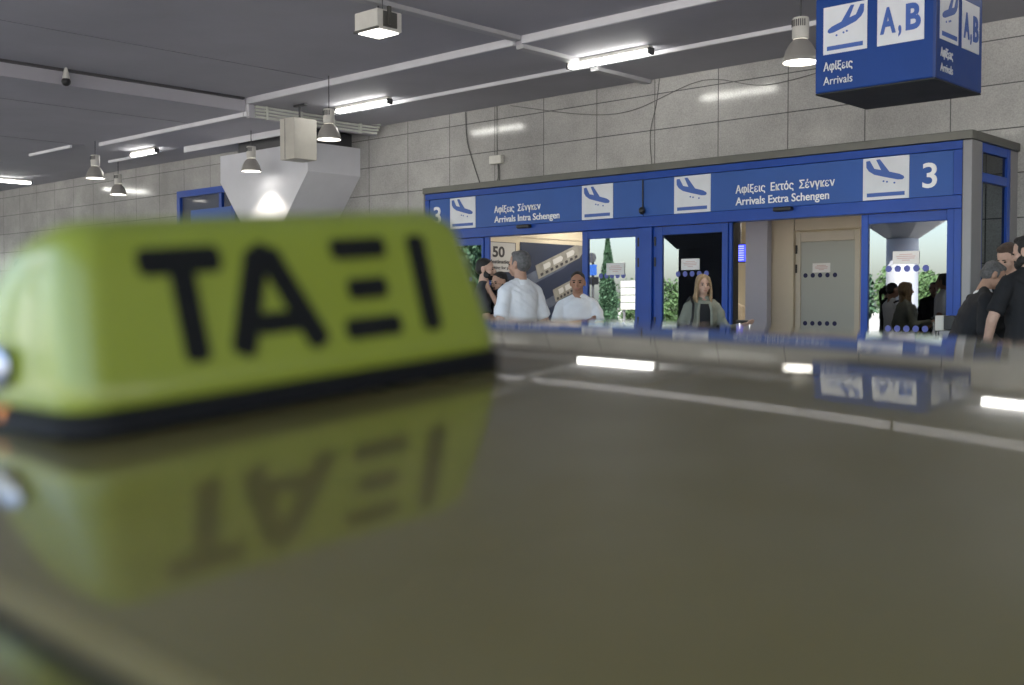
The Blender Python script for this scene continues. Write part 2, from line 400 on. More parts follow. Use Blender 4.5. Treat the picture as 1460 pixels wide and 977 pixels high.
for k in range(14):
    x = -45 + k * 3.9
    if abs(x + 16) > .5: b.box(x, x + .012, -2.5, 10.5, (4.905 if x > -16 else 4.68) - .011, (4.905 if x > -16 else 4.68))
part(b, 'panel_joint', mat('joint grey', (.22, .215, .235), .8), can)

# conduits on the beam side near the wall
con = thing('conduit_run', 'white conduits clipped along the beam side near the flared wall pier', 'pipes', (-15.9, 11.5, 4.7))
b = MB()
for k, z in enumerate((4.775, 4.72, 4.665, 4.61)):
    y1 = 13.1 - k * .03
    b.tube([(-15.93, 10.7, z), (-15.93, y1 - .15, z), (-15.91, y1 - .03, z), (-15.80, y1 + .08, z - .02), (-15.70, y1 + .1, z - .03)], .019, 8)
part(b, 'pipe', M_conduit, con, True)
for y in (10.9, 11.6, 12.3, 12.9):
    b = MB(); b.box(-15.96, -15.90, y, y + .04, 4.58, 4.80); part(b, 'clip', M_conduit, con)

# flared piers / columns
def flared_pier(name, label, cx, y0, y1, m, group=None, zt=4.40, hw_t=1.42, hw_b=.62, zs=3.88, zn=2.95):
    t = thing(name, label, 'column', (cx, (y0+y1)/2, 0), 0, group)
    b = MB()
    prof = [(cx-hw_t, zt), (cx-hw_t, zs), (cx-hw_b, zn), (cx+hw_b, zn), (cx+hw_t, zs), (cx+hw_t, zt)]
    b.poly(prof, y1 - y0, Matrix.Translation((0, y0, 0)))
    part(b, 'capital', m, t)
    b = MB(); b.box(cx-hw_b+.03, cx+hw_b-.03, y0+.03, y1-.03 if y1 < 13 else y1, 0, zn-.003, .02); part(b, 'shaft', m, t)
    b = MB(); b.box(cx-hw_t+.25, cx+hw_t-.25, y0+.25, y1-.05 if y1 < 13 else y1, zt+.003, 4.67); part(b, 'neck', M_dkgrey, t)
    return t
flared_pier('wall_pier', 'white concrete pier with flared capital lit by a pendant lamp, against the wall', -17.88, 12.15, 13.345, M_duct)
flared_pier('flared_column', 'broad dark grey column with flared head beyond the taxi', -16.7, -2.4, -0.9, mat('grey column concrete', (.17, .18, .21), .7, vary=.08, vscale=2), hw_t=1.9, hw_b=.75, zn=3.0)
t = thing('round_column', 'round pale column with a wide head at the far kerb', 'column', (-13.3, -5.6, 0))
b = MB(); b.lathe((-13.3, -5.6, 0), [(.42, 0), (.42, 3.3)], 32); part(b, 'shaft', M_duct, t, 40)
b = MB(); b.lathe((-13.3, -5.6, 0), [(.43, 3.303), (1.35, 3.9), (1.45, 4.2), (1.45, 5.3)], 8); part(b, 'capital', M_rib, t)

# ------------------------------------------------------------------ side entrance further left
ent = thing('blue_side_entrance', 'blue framed glazed entrance on the wall left of the flared pier', 'entrance', (-20.8, 13.2, 0))
b = MB()
X0, X1, Z1 = -22.75, -18.5, 4.03
b.box(X0, X0+.12, 13.2, 13.345, .15, Z1); b.box(X0+.12, X1, 13.2, 13.345, Z1-.14, Z1); b.box(-21.05, -20.95, 13.21, 13.345, 3.5, Z1-.145)
b.box(X1-.12, X1, 13.2, 13.345, .15, Z1-.145)
part(b, 'frame', M_blue, ent)
b = MB(); b.box(X0+.12, X1-.12, 13.27, 13.29, .15, Z1-.145); part(b, 'pane', mat('dim glazing', (.09, .10, .13), .1, spec=.6), ent)
b = MB(); b.box(-20.75, -19.25, 12.35, 13.195, 2.65, 3.44, .01); part(b, 'canopy_box', M_panel, ent)
b = MB(); b.box(-19.247, -19.1, 12.34, 13.195, .15, 3.46, .01); part(b, 'end_post', M_blue, ent)
b = MB(); b.box(-20.7, -19.3, 12.6, 12.63, .2, 2.64); part(b, 'door_pane', MATS['dim glazing'], ent)

# ------------------------------------------------------------------ main arrivals entrance
E = thing('arrivals_entrance', 'blue framed arrivals entrance number 3 with two automatic sliding doors', 'entrance', (-8.9, 12, 0))
FY = 12.0
def bx(name, m, *boxes, bev=.006, parent=None, smooth=False):
    for q in boxes:
        b = MB(); b.box(*q, bev); o = part(b, name, m, parent or E, smooth)
    return o
# roof slab and steel trim
bx('steel_trim', M_steel, (-13.18, -4.60, 11.93, 12.06, 3.222, 3.315), (-13.18, -13.06, 12.065, 13.34, 3.222, 3.315), (-4.72, -4.60, 12.065, 13.34, 3.222, 3.315))
bx('roof_slab', M_dkgrey, (-13.05, -4.73, 12.07, 13.34, 3.23, 3.30), bev=0)
bx('inner_soffit', M_cream, (-12.58, -4.86, 12.2, 13.62, 2.90, 2.94), bev=0)
# blue frame of the header
bx('header_frame', M_blue, (-13.15, -4.715, 11.96, 12.10, 3.128, 3.218), (-13.15, -4.715, 11.95, 12.14, 2.50, 2.640),
   (-13.15, -13.06, 11.96, 12.10, 2.645, 3.124), (-4.81, -4.715, 11.96, 12.10, 2.645, 3.124))
hp = bx('sign_panel', M_panel, (-13.055, -8.915, 11.975, 12.09, 2.645, 3.123), (-8.905, -4.815, 11.975, 12.09, 2.645, 3.123), bev=.003)
bx('panel_backing', M_black, (-8.9155, -8.9045, 11.985, 12.085, 2.645, 3.123), bev=0)

def plane_icon(x0, x1, z0, z1, mirror=False):
    pts = [(.07,.93),(.15,.94),(.25,.74),(.40,.70),(.29,.95),(.37,.955),(.58,.645),(.80,.575),(.885,.52),(.90,.475),(.86,.44),(.76,.445),(.45,.535),(.25,.60),(.13,.69),(.075,.78)]
    dots = [(.455,.43),(.53,.41),(.69,.375)]
    f = lambda u, v: ((x0 + (1-u if mirror else u) * (x1-x0)), z0 + v * (z1-z0))
    shapes = [[f(*p) for p in pts], [f(.09,.075), f(.91,.075), f(.91,.165), f(.09,.165)]]
    for u, v in dots:
        shapes.append([f(u + .022*math.cos(a), v + .022*math.sin(a)) for a in [k*math.pi/4 for k in range(8)]])
    return shapes
def icon(parent, x0, x1, z0, z1, y, mirror=False, M=None, ink=None):
    b = MB(); b.box(x0, x1, y, y + .008, z0, z1)
    me = b.mesh('icon_square'); b2 = MB()
    for s in plane_icon(x0, x1, z0, z1, mirror): b2.poly(s, .004, Matrix.Translation((0, y - .0035, 0)))
    me2 = b2.mesh('aeroplane_symbol')
    Mi = Matrix.Translation(-Vector(parent.location))
    if M: me.transform(M); me2.transform(M)
    o = link('icon_square', me, M_icon, parent); o.matrix_parent_inverse = Mi
    o2 = link('aeroplane_symbol', me2, ink or M_ink, o); return o
for x0, x1 in ((-12.586, -12.036), (-9.951, -9.41), (-8.412, -7.862), (-5.835, -5.300)):
    icon(E, x0, x1, 2.648, 3.118, 11.966)
def wr(txt, x0, x1, z0, cap, y, parent, m=M_white, depth=.008, bold=0.0, name='lettering', M=None):
    me = text_mesh(txt, x0, x1, z0, cap, y, depth, bold); me.materials.clear()
    for w in words(me, cap * .28):
        if M: w.transform(M)
        o = link(name, w, m, parent); o.matrix_parent_inverse = Matrix.Translation(-Vector(parent.location))
    return o
wr('Αφίξεις  Σένγκεν', -11.637, -10.72, 2.845, .098, 11.968, E, bold=.012)
wr('Arrivals Intra Schengen', -11.637, -10.36, 2.700, .098, 11.968, E, bold=.012)
wr('Αφίξεις  Εκτός  Σένγκεν', -7.498, -6.18, 2.845, .098, 11.968, E, bold=.012)
wr('Arrivals Extra Schengen', -7.498, -6.25, 2.700, .098, 11.968, E, bold=.012)
wr('3', -5.150, -4.990, 2.745, .275, 11.968, E, bold=.012)
wr('3', -12.96, -12.80, 2.745, .275, 11.968, E, bold=.012)
# sensors above the doors
for x in (-10.99, -6.81):
    bx('door_sensor', M_black, (x-.12, x+.12, 11.87, 11.948, 2.585, 2.635), bev=.012)
# posts
bx('post', M_blue, (-8.97, -8.77, 11.965, 12.12, .15, 2.498))
bx('post', M_blue, (-4.875, -4.80, 11.965, 12.12, .15, 2.498)); bx('post', M_blue, (-4.797, -4.715, 11.955, 12.10, .15, 2.498))
bx('post', M_blue, (-13.15, -13.03, 11.965, 12.12, .15, 2.498))
bx('corner_cladding', M_steel2, (-4.711, -4.61, 11.95, 12.24, .15, 3.22), (-13.19, -13.154, 11.95, 12.16, .15, 3.22), bev=.012)
bx('dark_seam', M_black, (-4.7145, -4.7115, 11.957, 12.2, .15, 3.2), bev=0)
# right side wall of the lobby
bx('side_frame', M_blue, (-4.70, -4.63, 12.245, 12.30, .15, 3.22), (-4.70, -4.63, 13.03, 13.12, .15, 3.22), (-4.70, -4.63, 12.302, 13.028, 2.80, 2.90),
   (-4.70, -4.63, 12.302, 13.028, 3.12, 3.22), (-4.70, -4.63, 12.302, 13.028, .15, .3))
bx('side_pane', M_glassdk, (-4.672, -4.66, 12.303, 13.027, .303, 2.797), (-4.672, -4.66, 12.303, 13.027, 2.903, 3.117), bev=0)
bx('side_infill', M_steel2, (-4.70, -4.63, 13.125, 13.345, .15, 3.22), bev=0)
bx('side_frame', M_blue, (-13.15, -13.08, 12.165, 13.34, 2.5, 3.21), (-13.15, -13.08, 12.165, 12.25, .15, 2.49), (-13.15, -13.08, 13.25, 13.34, .15, 2.49))
bx('side_pane', M_glassdk, (-13.12, -13.108, 12.253, 13.247, .15, 2.497), bev=0)
# door leaves
def leaf(x0, x1, y, dots=5, lower=True, hinge_side=None, sx0=.10, sx1=.085):
    f = MB()
    gx0, gx1, gz0, gz1 = x0 + sx0, x1 - sx1, .32, 2.385
    f.box(x0, gx0, y, y+.06, .17, 2.495, .008); f.box(gx1, x1, y, y+.06, .17, 2.495, .008)
    f.box(gx0, gx1, y+.004, y+.056, gz1, 2.495, .006); f.box(gx0, gx1, y+.004, y+.056, .17, gz0, .006)
    d = part(f, 'sliding_door', M_blue, E)
    g = MB(); g.box(gx0, gx1, y+.026, y+.036, gz0, gz1)
    go = g.build('glass', M_glass, d)
    n = dots; w = gx1 - gx0
    for zz in ((1.875, 1.21) if lower else (1.875,)):
        for k in range(n):
            dm = MB(); cx = gx0 + w * (.5 + (k - (n-1)/2) * .118)
            dm.poly([(cx + .036*math.cos(a), zz + .036*math.sin(a)) for a in [j*math.pi/8 for j in range(16)]], .002, Matrix.Translation((0, y+.0225, 0)))
            dm.build('marker_dot', M_bdot, d)
    if hinge_side is not None:
        for zz in (2.25, 1.98, 1.2):
            h = MB(); h.box(hinge_side-.014, hinge_side+.014, y-.012, y-.001, zz, zz+.12, .003); h.build('hinge', M_black, d)
    return d
leaf(-9.975, -8.975, 12.0, hinge_side=-9.0)
leaf(-8.765, -7.63, 12.0, hinge_side=-8.73, sx0=.14)
leaf(-5.87, -4.88, 12.0, sx0=.085, sx1=.01)
leaf(-13.02, -11.90, 12.0, sx1=.045)
bx('door_rail_post', M_blue, (-7.625, -7.585, 12.02, 12.16, .15, 2.498), (-11.895, -11.80, 12.02, 12.06, .15, 2.498))
bx('dark_post_gap', M_black, (-7.583, -7.572, 12.05, 12.16, .15, 2.498), bev=0)

# inner lobby
L = thing('inner_lobby', 'beige lobby partition with frosted door seen through the right opening', 'partition', (-8, 14.3, .15))
def lb(name, m, *boxes, bev=.006):
    b = MB()
    for q in boxes: b.box(*q, bev)
    return part(b, name, m, L)
lb('grey_pillar', M_lilac, (-8.665, -8.31, 14.1, 14.22, .158, 3.24))
lb('beige_panel', M_beige, (-8.60, -7.985, 14.26, 14.34, .158, 3.24))
lb('header_panel', M_beige, (-7.98, -4.9, 14.28, 14.36, 2.525, 3.24))
lb('side_panel', M_beige, (-6.93, -4.9, 14.28, 14.36, .158, 2.52))
fr = lb('inner_door', M_doorframe, (-7.975, -7.90, 14.30, 14.36, .16, 2.50), (-7.085, -7.01, 14.30, 14.36, .16, 2.50), (-7.898, -7.087, 14.302, 14.358, 2.365, 2.50), (-7.898, -7.087, 14.302, 14.358, .16, .30))
b = MB(); b.box(-7.898, -7.087, 14.325, 14.335, .303, 2.362); b.build('frosted_pane', M_frost, fr)
for zz in (1.893, 1.222):
    for k in range(5):
        b = MB(); cx = -7.60 + (k-2) * .112 - .005
        b.poly([(cx + .033*math.cos(a), zz + .033*math.sin(a)) for a in [j*math.pi/8 for j in range(16)]], .002, Matrix.Translation((0, 14.3215, 0)))
        b.build('marker_dot', M_dot, fr)
for zz in (2.2, 1.93):
    b = MB(); b.box(-7.972, -7.945, 14.287, 14.299, zz, zz+.12, .003); b.build('hinge', M_black, fr)
for o in fr.children: o.matrix_parent_inverse = Matrix.Identity(4)

LW = thing('poster_wall', 'cream lobby side wall carrying the travel posters inside the left door', 'wall', (-12.6, 14, .15))
b = MB(); b.box(-12.95, -12.60, 12.2, 18.5, .158, 3.24); part(b, 'panel', M_cream, LW)
b = MB(); b.box(-12.61, -12.585, 12.25, 18.4, 2.60, 2.64); part(b, 'moulding', M_beige, LW)
# posters on that wall: built in XZ (facing -Y), then turned to face +X
def turnX(X): return Matrix.Translation((X, 0, 0)) @ Matrix(((0, -1, 0, 0), (1, 0, 0, 0), (0, 0, 1, 0), (0, 0, 0, 1)))
TX = turnX(-12.592)     # local x -> world y, local -y -> world +x
P1 = thing('destinations_poster', 'grey and navy travel poster headed 50 destinations, beside the ship mural', 'poster', (-12.59, 13.05, 1.5))
def onwall(mb, name, m, parent): 
    me = mb.mesh(name); me.transform(TX); o = link(name, me, m, parent); o.matrix_parent_inverse = Matrix.Translation(-Vector(P1.location if parent in (P1,) else parent.location)); return o
b = MB(); b.box(12.72, 13.45, -.002, .006, .6, 2.50); onwall(b, 'backing', M_navy, P1)
b = MB(); b.poly([(12.74, 2.49), (13.43, 2.49), (13.43, 2.02), (13.1, 2.02), (13.03, 1.95), (12.96, 2.02), (12.74, 2.02)], .003, Matrix.Translation((0, -.006, 0))); onwall(b, 'speech_bubble', M_postgrey, P1)
def wrw(txt, x0, x1, z0, cap, parent, m, bold=0.0):
    return wr(txt, x0, x1, z0, cap, -.009, parent, m, .003, bold, 'lettering', TX)
wrw('50', 12.90, 13.18, 2.26, .17, P1, M_text_dk, .03)
wrw('destinations', 12.83, 13.38, 2.155, .062, P1, M_text_dk, .02)
wrw('waiting for you!', 12.83, 13.38, 2.065, .048, P1, M_text_dk, .015)
wrw('MYKONOS', 12.86, 13.24, 1.83, .06, P1, M_icon, .01)
wrw('SANTORINI', 12.86, 13.26, 1.56, .06, P1, M_icon, .01)
P2 = thing('ship_mural', 'large navy wall mural showing ferries from above, behind the man with folded arms', 'poster', (-12.59, 14.6, 1.5))
b = MB(); b.box(13.56, 17.2, -.002, .006, .5, 2.52); onwall(b, 'backing', M_navy, P2)
def mural(shapes, name, m, y):
    b = MB()
    for s in shapes: b.poly(s, .002, Matrix.Translation((0, y, 0)))
    return onwall(b, name, m, P2)
def shipshape(cx, cz, L, w, a):
    ca, sa = math.cos(a), math.sin(a)
    pts = [(-.5,-.5),(.33,-.5),(.44,-.25),(.5,0),(.44,.25),(.33,.5),(-.5,.5)]
    return [(cx + u*L*ca - v*w*sa, cz + u*L*sa + v*w*ca) for u, v in pts]
A = R(20)
mural([shipshape(14.0, 1.98, 2.0, .20, A), shipshape(14.5, 1.60, 1.6, .16, A), shipshape(16.2, 1.5, 1.5, .2, A)], 'wake', M_sea, -.0045)
mural([shipshape(14.60, 2.26, 1.35, .24, A), shipshape(14.85, 1.80, .95, .22, A), shipshape(16.4, 1.9, 1.2, .24, A)], 'ship', M_ship, -.0068)
dk = []
for cx, cz, L_ in ((14.60, 2.26, 1.35), (14.85, 1.80, .95), (16.4, 1.9, 1.2)):
    for k in range(8):
        u = (-.42 + k*.1)*L_; v = -.07
        dk.append(shipshape(cx + u*math.cos(A) - v*math.sin(A), cz + u*math.sin(A) + v*math.cos(A), .055*L_, .045, A))
for q in dk: mural([q], 'ship_window', M_text_dk, -.0090)
mural([shipshape(cx + u*L_*math.cos(A), cz + .03 + u*L_*math.sin(A), w_*L_, .09, A) for cx, cz, L_ in ((14.60, 2.26, 1.35), (14.85, 1.80, .95), (16.4, 1.9, 1.2)) for u, w_ in ((-.3, .14), (-.08, .2), (.18, .16))], 'ship_superstructure', M_postgrey, -.0112)

# flight information screen
F = thing('information_screen', 'blue flight information screen inside, left of the grey pillar', 'screen', (-11.2, 18, 2.4))
b = MB(); b.box(-11.62, -10.8, 18.0, 18.06, 2.27, 2.62, .01); part(b, 'housing', M_black, F)
b = MB(); b.box(-11.60, -10.82, 17.994, 17.998, 2.29, 2.60); part(b, 'display', M_fids, F)
b = MB()
for k in range(7):
    for j, (u, w) in enumerate(((0, .16), (.2, .3), (.55, .18))): b.box(-11.57+u, -11.57+u+w-.02, 17.990, 17.993, 2.565-k*.042, 2.58-k*.042)
part(b, 'screen_text', M_fidsl, F)
b = MB(); b.box(-11.24, -11.18, 18.02, 18.05, 2.622, 3.245); part(b, 'bracket', M_dkgrey, F)

# paper notices
def notice(x0, x1, z0, z1, y, label):
    t = thing('paper_notice', label, 'notice', ((x0+x1)/2, y, z0), 0, 'paper notices taped to the door glass')
    b = MB(); b.box(x0, x1, y, y+.0015, z0, z1); part(b, 'sheet', M_paper, t)
    b = MB()
    for k, f in enumerate((.5, .72, .66, .3)):
        c = (x0+x1)/2; w = (x1-x0)*f/2; zz = z1 - (z1-z0)*(.28+.15*k); b.box(c-w, c+w, y-.0012, y-.0004, zz, zz+.008)
    part(b, 'print', M_pink, t); return t
notice(-9.56, -9.25, 1.885, 2.045, 12.019, 'white paper notice on the glass leaf right of the folded arms man')
notice(-8.335, -8.055, 1.925, 2.068, 12.019, 'white paper notice on the dark glass above the blonde woman')
notice(-5.50, -5.20, 1.925, 2.068, 12.019, 'white paper notice on the right end glass leaf')
notice(-7.72, -7.45, 1.93, 2.06, 14.319, 'faint paper notice on the frosted inner door above navy dots')

# dome camera and its cable at the header
t = thing('dome_camera', 'small black dome camera hanging on a cable at the header panel joint', 'camera', (-8.87, 11.93, 2.72))
b = MB(); b.ell((-8.90, 11.93, 2.715), .045, .04, .05); part(b, 'housing', M_black, t, True)
b = MB(); b.tube([(-8.905, 11.955, 3.12), (-8.905, 11.955, 2.76)], .008, 8); part(b, 'cable', M_black, t)
# card reader boxes near right post
t = thing('wall_box', 'small black and white box fixed to the right end post of the entrance', 'box', (-4.7, 11.8, 1.3))
b = MB(); b.box(-4.80, -4.68, 11.72, 11.93, 1.21, 1.36, .008); part(b, 'housing', M_black, t)
b = MB(); b.box(-4.90, -4.805, 11.74, 11.90, 1.20, 1.36, .008); part(b, 'cover', M_offwhite, t)
b = MB(); b.box(-4.86, -4.72, 11.75, 11.88, .15, 1.205, .008); part(b, 'pedestal', M_steel2, t)

# wall cables and junction box
def cable(label, pts, r=.008, group=None):
    b = MB(); P = []
    pts = [Vector(p) for p in pts]
    for i in range(len(pts)-1):
        p0, p1, p2, p3 = pts[max(i-1,0)], pts[i], pts[i+1], pts[min(i+2, len(pts)-1)]
        for k in range(6):
            t = k/6; P.append(.5*((2*p1)+(p2-p0)*t+(2*p0-5*p1+4*p2-p3)*t*t+(3*p1-p0-3*p2+p3)*t**3))
    P.append(pts[-1]); b.tube(P, r, 6)
    o = b.build('wall_cable', M_wire, None, True); tag(o, label, 'cable'); return o
cable('dark cable drooping down the granite wall left of the junction box', [(-13.64,13.33,4.74),(-13.60,13.33,4.26),(-13.47,13.33,3.9),(-13.29,13.33,3.5),(-13.2,13.33,3.33)])
cable('thin cable hanging from the canopy above the middle header icons', [(-9.64,13.335,4.75),(-9.70,13.335,4.37),(-9.80,13.335,3.98),(-9.775,13.335,3.55),(-9.75,13.335,3.33)], .005)
cable('loose cable swagged across the top of the granite wall', [(-12.6,13.335,4.72),(-11.06,13.335,4.40),(-10.12,13.335,4.35),(-8.9,13.335,4.62),(-7.9,13.335,4.42),(-6.8,13.335,4.52)], .005)
jb = thing('junction_box', 'small white junction box on the granite wall above the header', 'box', (-12.9, 13.3, 3.85))
b = MB(); b.box(-13.03, -12.76, 13.27, 13.348, 3.80, 3.94, .01); part(b, 'cover', M_offwhite, jb)
b = MB(); b.tube([(-12.88, 13.33, 3.80), (-12.87, 13.33, 3.6), (-12.93, 13.33, 3.33)], .008, 6); b.tube([(-12.86, 13.33, 3.80), (-12.84, 13.33, 3.33)], .008, 6); b.tube([(-12.9, 13.33, 3.94), (-12.9, 13.33, 4.75)], .006, 6)
part(b, 'lead', M_wire, jb)

# ------------------------------------------------------------------ lamps
def pendant(x, y, zb, zc, label):
    t = thing('pendant_lamp', label, 'lamp', (x, y, zb), 0, 'pendant lamps under the canopy')
    b = MB(); b.lathe((x,y,zb), [(.178,0),(.182,.012),(.172,.05),(.150,.12),(.115,.185),(.078,.225),(.07,.235)], 28, False)
    part(b, 'shade', mat('grey lamp shade', (.40, .385, .36), .35, metal=.2), t, 60)
    b = MB(); b.lathe((x,y,zb), [(.07,.236),(.085,.245),(.085,.44),(.078,.455),(.02,.46)], 20); part(b, 'housing', M_offwhite, t, 40)
    b = MB()
    for k in range(9):
        a = R(215 + k*14); b.box(x+.0865*math.cos(a)-.004, x+.0865*math.cos(a)+.004, y+.0865*math.sin(a)-.004, y+.0865*math.sin(a)+.004, zb+.36, zb+.43)
    part(b, 'vent_slots', M_dkgrey, t)
    b = MB(); b.tube([(x,y,zb+.46),(x,y,zc)], .008, 8); part(b, 'rod', M_dkgrey, t)
    b = MB(); b.lathe((x,y,zb), [(.01,.018),(.165,.018),(.165,.03),(.01,.035)], 24); part(b, 'lens', M_bulb, t)
    ld = bpy.data.lights.new('lamp_light', 'SPOT'); ld.energy = LAMP_W; ld.color = (1, .9, .74); ld.spot_size = R(105); ld.spot_blend = .45; ld.shadow_soft_size = .05
    lo = bpy.data.objects.new('lamp_light', ld); COL.objects.link(lo); lo.parent = t; lo.location = (0, 0, .012)
    return t
LAMP_W = 16
pendant(-5.79, 10.45, 3.95, 4.905, 'large pendant lamp partly hidden behind the hanging arrivals cube')
pendant(-13.56, 10.40, 3.95, 4.905, 'pendant lamp hanging just right of the beige hanging box')
pendant(-17.62, 11.74, 3.93, 4.68, 'pendant lamp in front of the flared white pier')
pendant(-20.94, 10.40, 3.95, 4.68, 'higher of the two pendant lamps left of the flared pier')
pendant(-23.6, 12.25, 3.95, 4.74, 'lower pendant lamp over the far granite wall, left of the pier')

def tube_light(x0, x1, y, zc, label, turn=None):
    t = thing('fluorescent_light', label, 'light', ((x0+x1)/2, y, zc), 0, 'fluorescent fittings along the wall')
    b = MB(); b.box(x0, x1, y-.05, y+.05, zc-.055, zc-.002, .01); part(b, 'tray', M_offwhite, t)
    b = MB(); b.box(x0+.02, x1-.02, y-.055, y+.055, zc-.115, zc-.058, .022); part(b, 'diffuser', M_tube, t, 50)
    for xe in (x0, x1): b = MB(); b.box(xe-.02, xe+.02, y-.055, y+.055, zc-.12, zc-.03, .012); part(b, 'end_cap', M_dkgrey, t)
    if turn: t.rotation_euler[2] = R(90); t.location = turn
    return t
tube_light(-15.1, -13.75, 11.75, 4.80, 'fluorescent tube light above the beige box and pendant lamp')
tube_light(-10.0, -8.63, 11.75, 4.80, 'fluorescent tube light above the middle of the arrivals header')
tube_light(-4.35, -2.95, 11.75, 4.80, 'fluorescent tube light behind the arrivals cube at far right')
tube_light(-29.05, -27.75, 11.75, 4.665, 'fluorescent light at the far left end of the wall, turned towards it', (-28.4, 11.75, 4.665))
tube_light(-21.75, -20.75, 11.6, 4.67, 'short fluorescent light between the far pendant lamps and the pier')

# floodlight box
fl = thing('floodlight', 'boxy white floodlight hanging from the canopy near the picture top', 'light', (-9.6, 8.13, 4.5))
b = MB()
fx, fy, fz = -9.66, 8.08, 4.54
b.box(fx-.40, fx, fy, fy+.36, fz, fz+.22, .012); part(b, 'housing', M_offwhite, fl)
b = MB(); b.box(fx-.36, fx-.03, fy+.03, fy+.33, fz-.012, fz-.001); part(b, 'lens', M_flood, fl)
b = MB(); b.box(fx-.41, fx+.004, fy-.006, fy+.02, fz-.006, fz+.02); b.box(fx+.001, fx+.012, fy+.08, fy+.28, fz+.03, fz+.2); b.box(fx+.001, fx+.03, fy+.14, fy+.18, fz+.06, fz+.26); part(b, 'gear_plate', M_steel, fl)
b = MB(); b.tube([(fx-.2, fy+.18, fz+.22), (fx-.2, fy+.18, 4.905)], .012, 8); b.tube([(fx-.03, fy+.1, fz+.22), (fx-.03, fy+.1, 4.905)], .006, 6); part(b, 'hanger', M_dkgrey, fl)

# hanging beige box
hb = thing('hanging_box', 'beige box on a rod hanging in front of the flared pier', 'box', (-15.27, 11.15, 3.9))
ox, oy, oz = -15.27, 11.0, 3.89
b = MB(); b.box(ox-.40, ox, oy, oy+.46, oz, oz+.68, .012); part(b, 'housing', M_box, hb)
b = MB(); b.box(ox-.26, ox-.25, oy-.003, oy+.01, oz+.01, oz+.67); part(b, 'seam', M_dkgrey, hb)
b = MB(); b.tube([(ox-.12, oy+.2, oz+.68), (ox-.12, oy+.2, 4.81)], .018, 8); b.box(ox-.25, ox+.05, oy+.17, oy+.23, 4.77, 4.803); part(b, 'hanger', M_dkgrey, hb)

# security camera on the soffit
cc = thing('security_camera', 'small dark security camera under the soffit at upper left', 'camera', (-15.9, 7.45, 4.7))
b = MB(); b.lathe((-15.86, 7.45, 4.72), [(.05,.0),(.05,.05),(.02,.18)], 16); part(b, 'mount', M_offwhite, cc)
b = MB(); b.ell((-15.86, 7.45, 4.70), .065, .065, .065); part(b, 'dome', M_black, cc, True)

# ------------------------------------------------------------------ hanging arrivals cube
Q = thing('arrivals_cube_sign', 'blue hanging cube sign reading Arrivals A, B', 'sign', (-4.08, 8.98, 3.2))
CX0, CX1, CY0, CY1, CZ0, CZ1 = -4.585, -3.575, 8.52, 9.45, 3.20, 3.985
bx('body', M_panel2, (CX0, CX1, CY0, CY1, CZ0+.012, CZ1), parent=Q, bev=.012)
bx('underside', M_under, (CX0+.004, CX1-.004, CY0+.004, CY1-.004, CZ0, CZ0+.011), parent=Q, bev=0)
bx('corner_trim', mat('dark blue edge', (.015, .045, .2), .4), (CX1-.02, CX1+.004, CY0-.004, CY0+.02, CZ0+.012, CZ1), parent=Q, bev=.002)
b = MB(); b.tube([(-4.08, 8.98, CZ1), (-4.08, 8.98, 4.905)], .012, 10); part(b, 'hanger', M_dkgrey, Q)
def cube_face(M, kx, w):
    # face laid out on local x in 0..w, local z world
    def sq(x0, x1, z0, z1): 
        b = MB(); b.box(x0, x1, -.006, -.001, z0, z1); me = b.mesh('icon_square'); me.transform(M)
        o = link('icon_square', me, M_icon, Q); o.matrix_parent_inverse = Matrix.Translation(-Vector(Q.location)); return o
    f = w / 1.01
    o = sq(.075*f, .455*f, 3.517, 3.90)
    b2 = MB()
    for s in plane_icon(.075*f, .455*f, 3.517, 3.90, True): b2.poly(s, .004, Matrix.Translation((0, -.0095, 0)))
    me2 = b2.mesh('aeroplane_symbol'); me2.transform(M); link('aeroplane_symbol', me2, M_ink, o)
    o = sq(.54*f, .92*f, 3.515, 3.90)
    def tx(txt, x0, x1, z0, cap, m, bold, par):
        me = text_mesh(txt, x0, x1, z0, cap, -.009, .004, bold); me.materials.clear(); me.transform(M)
        q = link('lettering', me, m, par)
        if par is Q: q.matrix_parent_inverse = Matrix.Translation(-Vector(Q.location))
    tx('A', .565*f, .695*f, 3.61, .20, M_ink, .035, o); tx('B', .775*f, .895*f, 3.61, .20, M_ink, .035, o); tx(',', .715*f, .740*f, 3.61, .20, M_ink, .03, o)
    tx('Αφίξεις', .08*f, .335*f, 3.385, .068, M_icon, .018, Q); tx('Arrivals', .08*f, .335*f, 3.270, .068, M_icon, 0, Q)
cube_face(Matrix.Translation((CX0, CY0, 0)), 1, 1.01)
cube_face(Matrix.Translation((CX1, CY0, 0)) @ Matrix(((0,-1,0,0),(1,0,0,0),(0,0,1,0),(0,0,0,1))), 1, .93)
cube_face(Matrix.Translation((CX1, CY1, 0)) @ Matrix.Rotation(math.pi, 4, 'Z'), 1, 1.01)

# ================================================================== TAXI
T = thing('taxi', 'glossy yellow taxi seen across its roof in the foreground', 'taxi', (-.9, .86, 0))
Ti = Matrix.Translation(-Vector(T.location))
def tpart(mb, name, m, smooth=False, parent=None):
    o = mb.build(name, m, parent or T, smooth)
    if not parent: o.matrix_parent_inverse = Ti
    return o
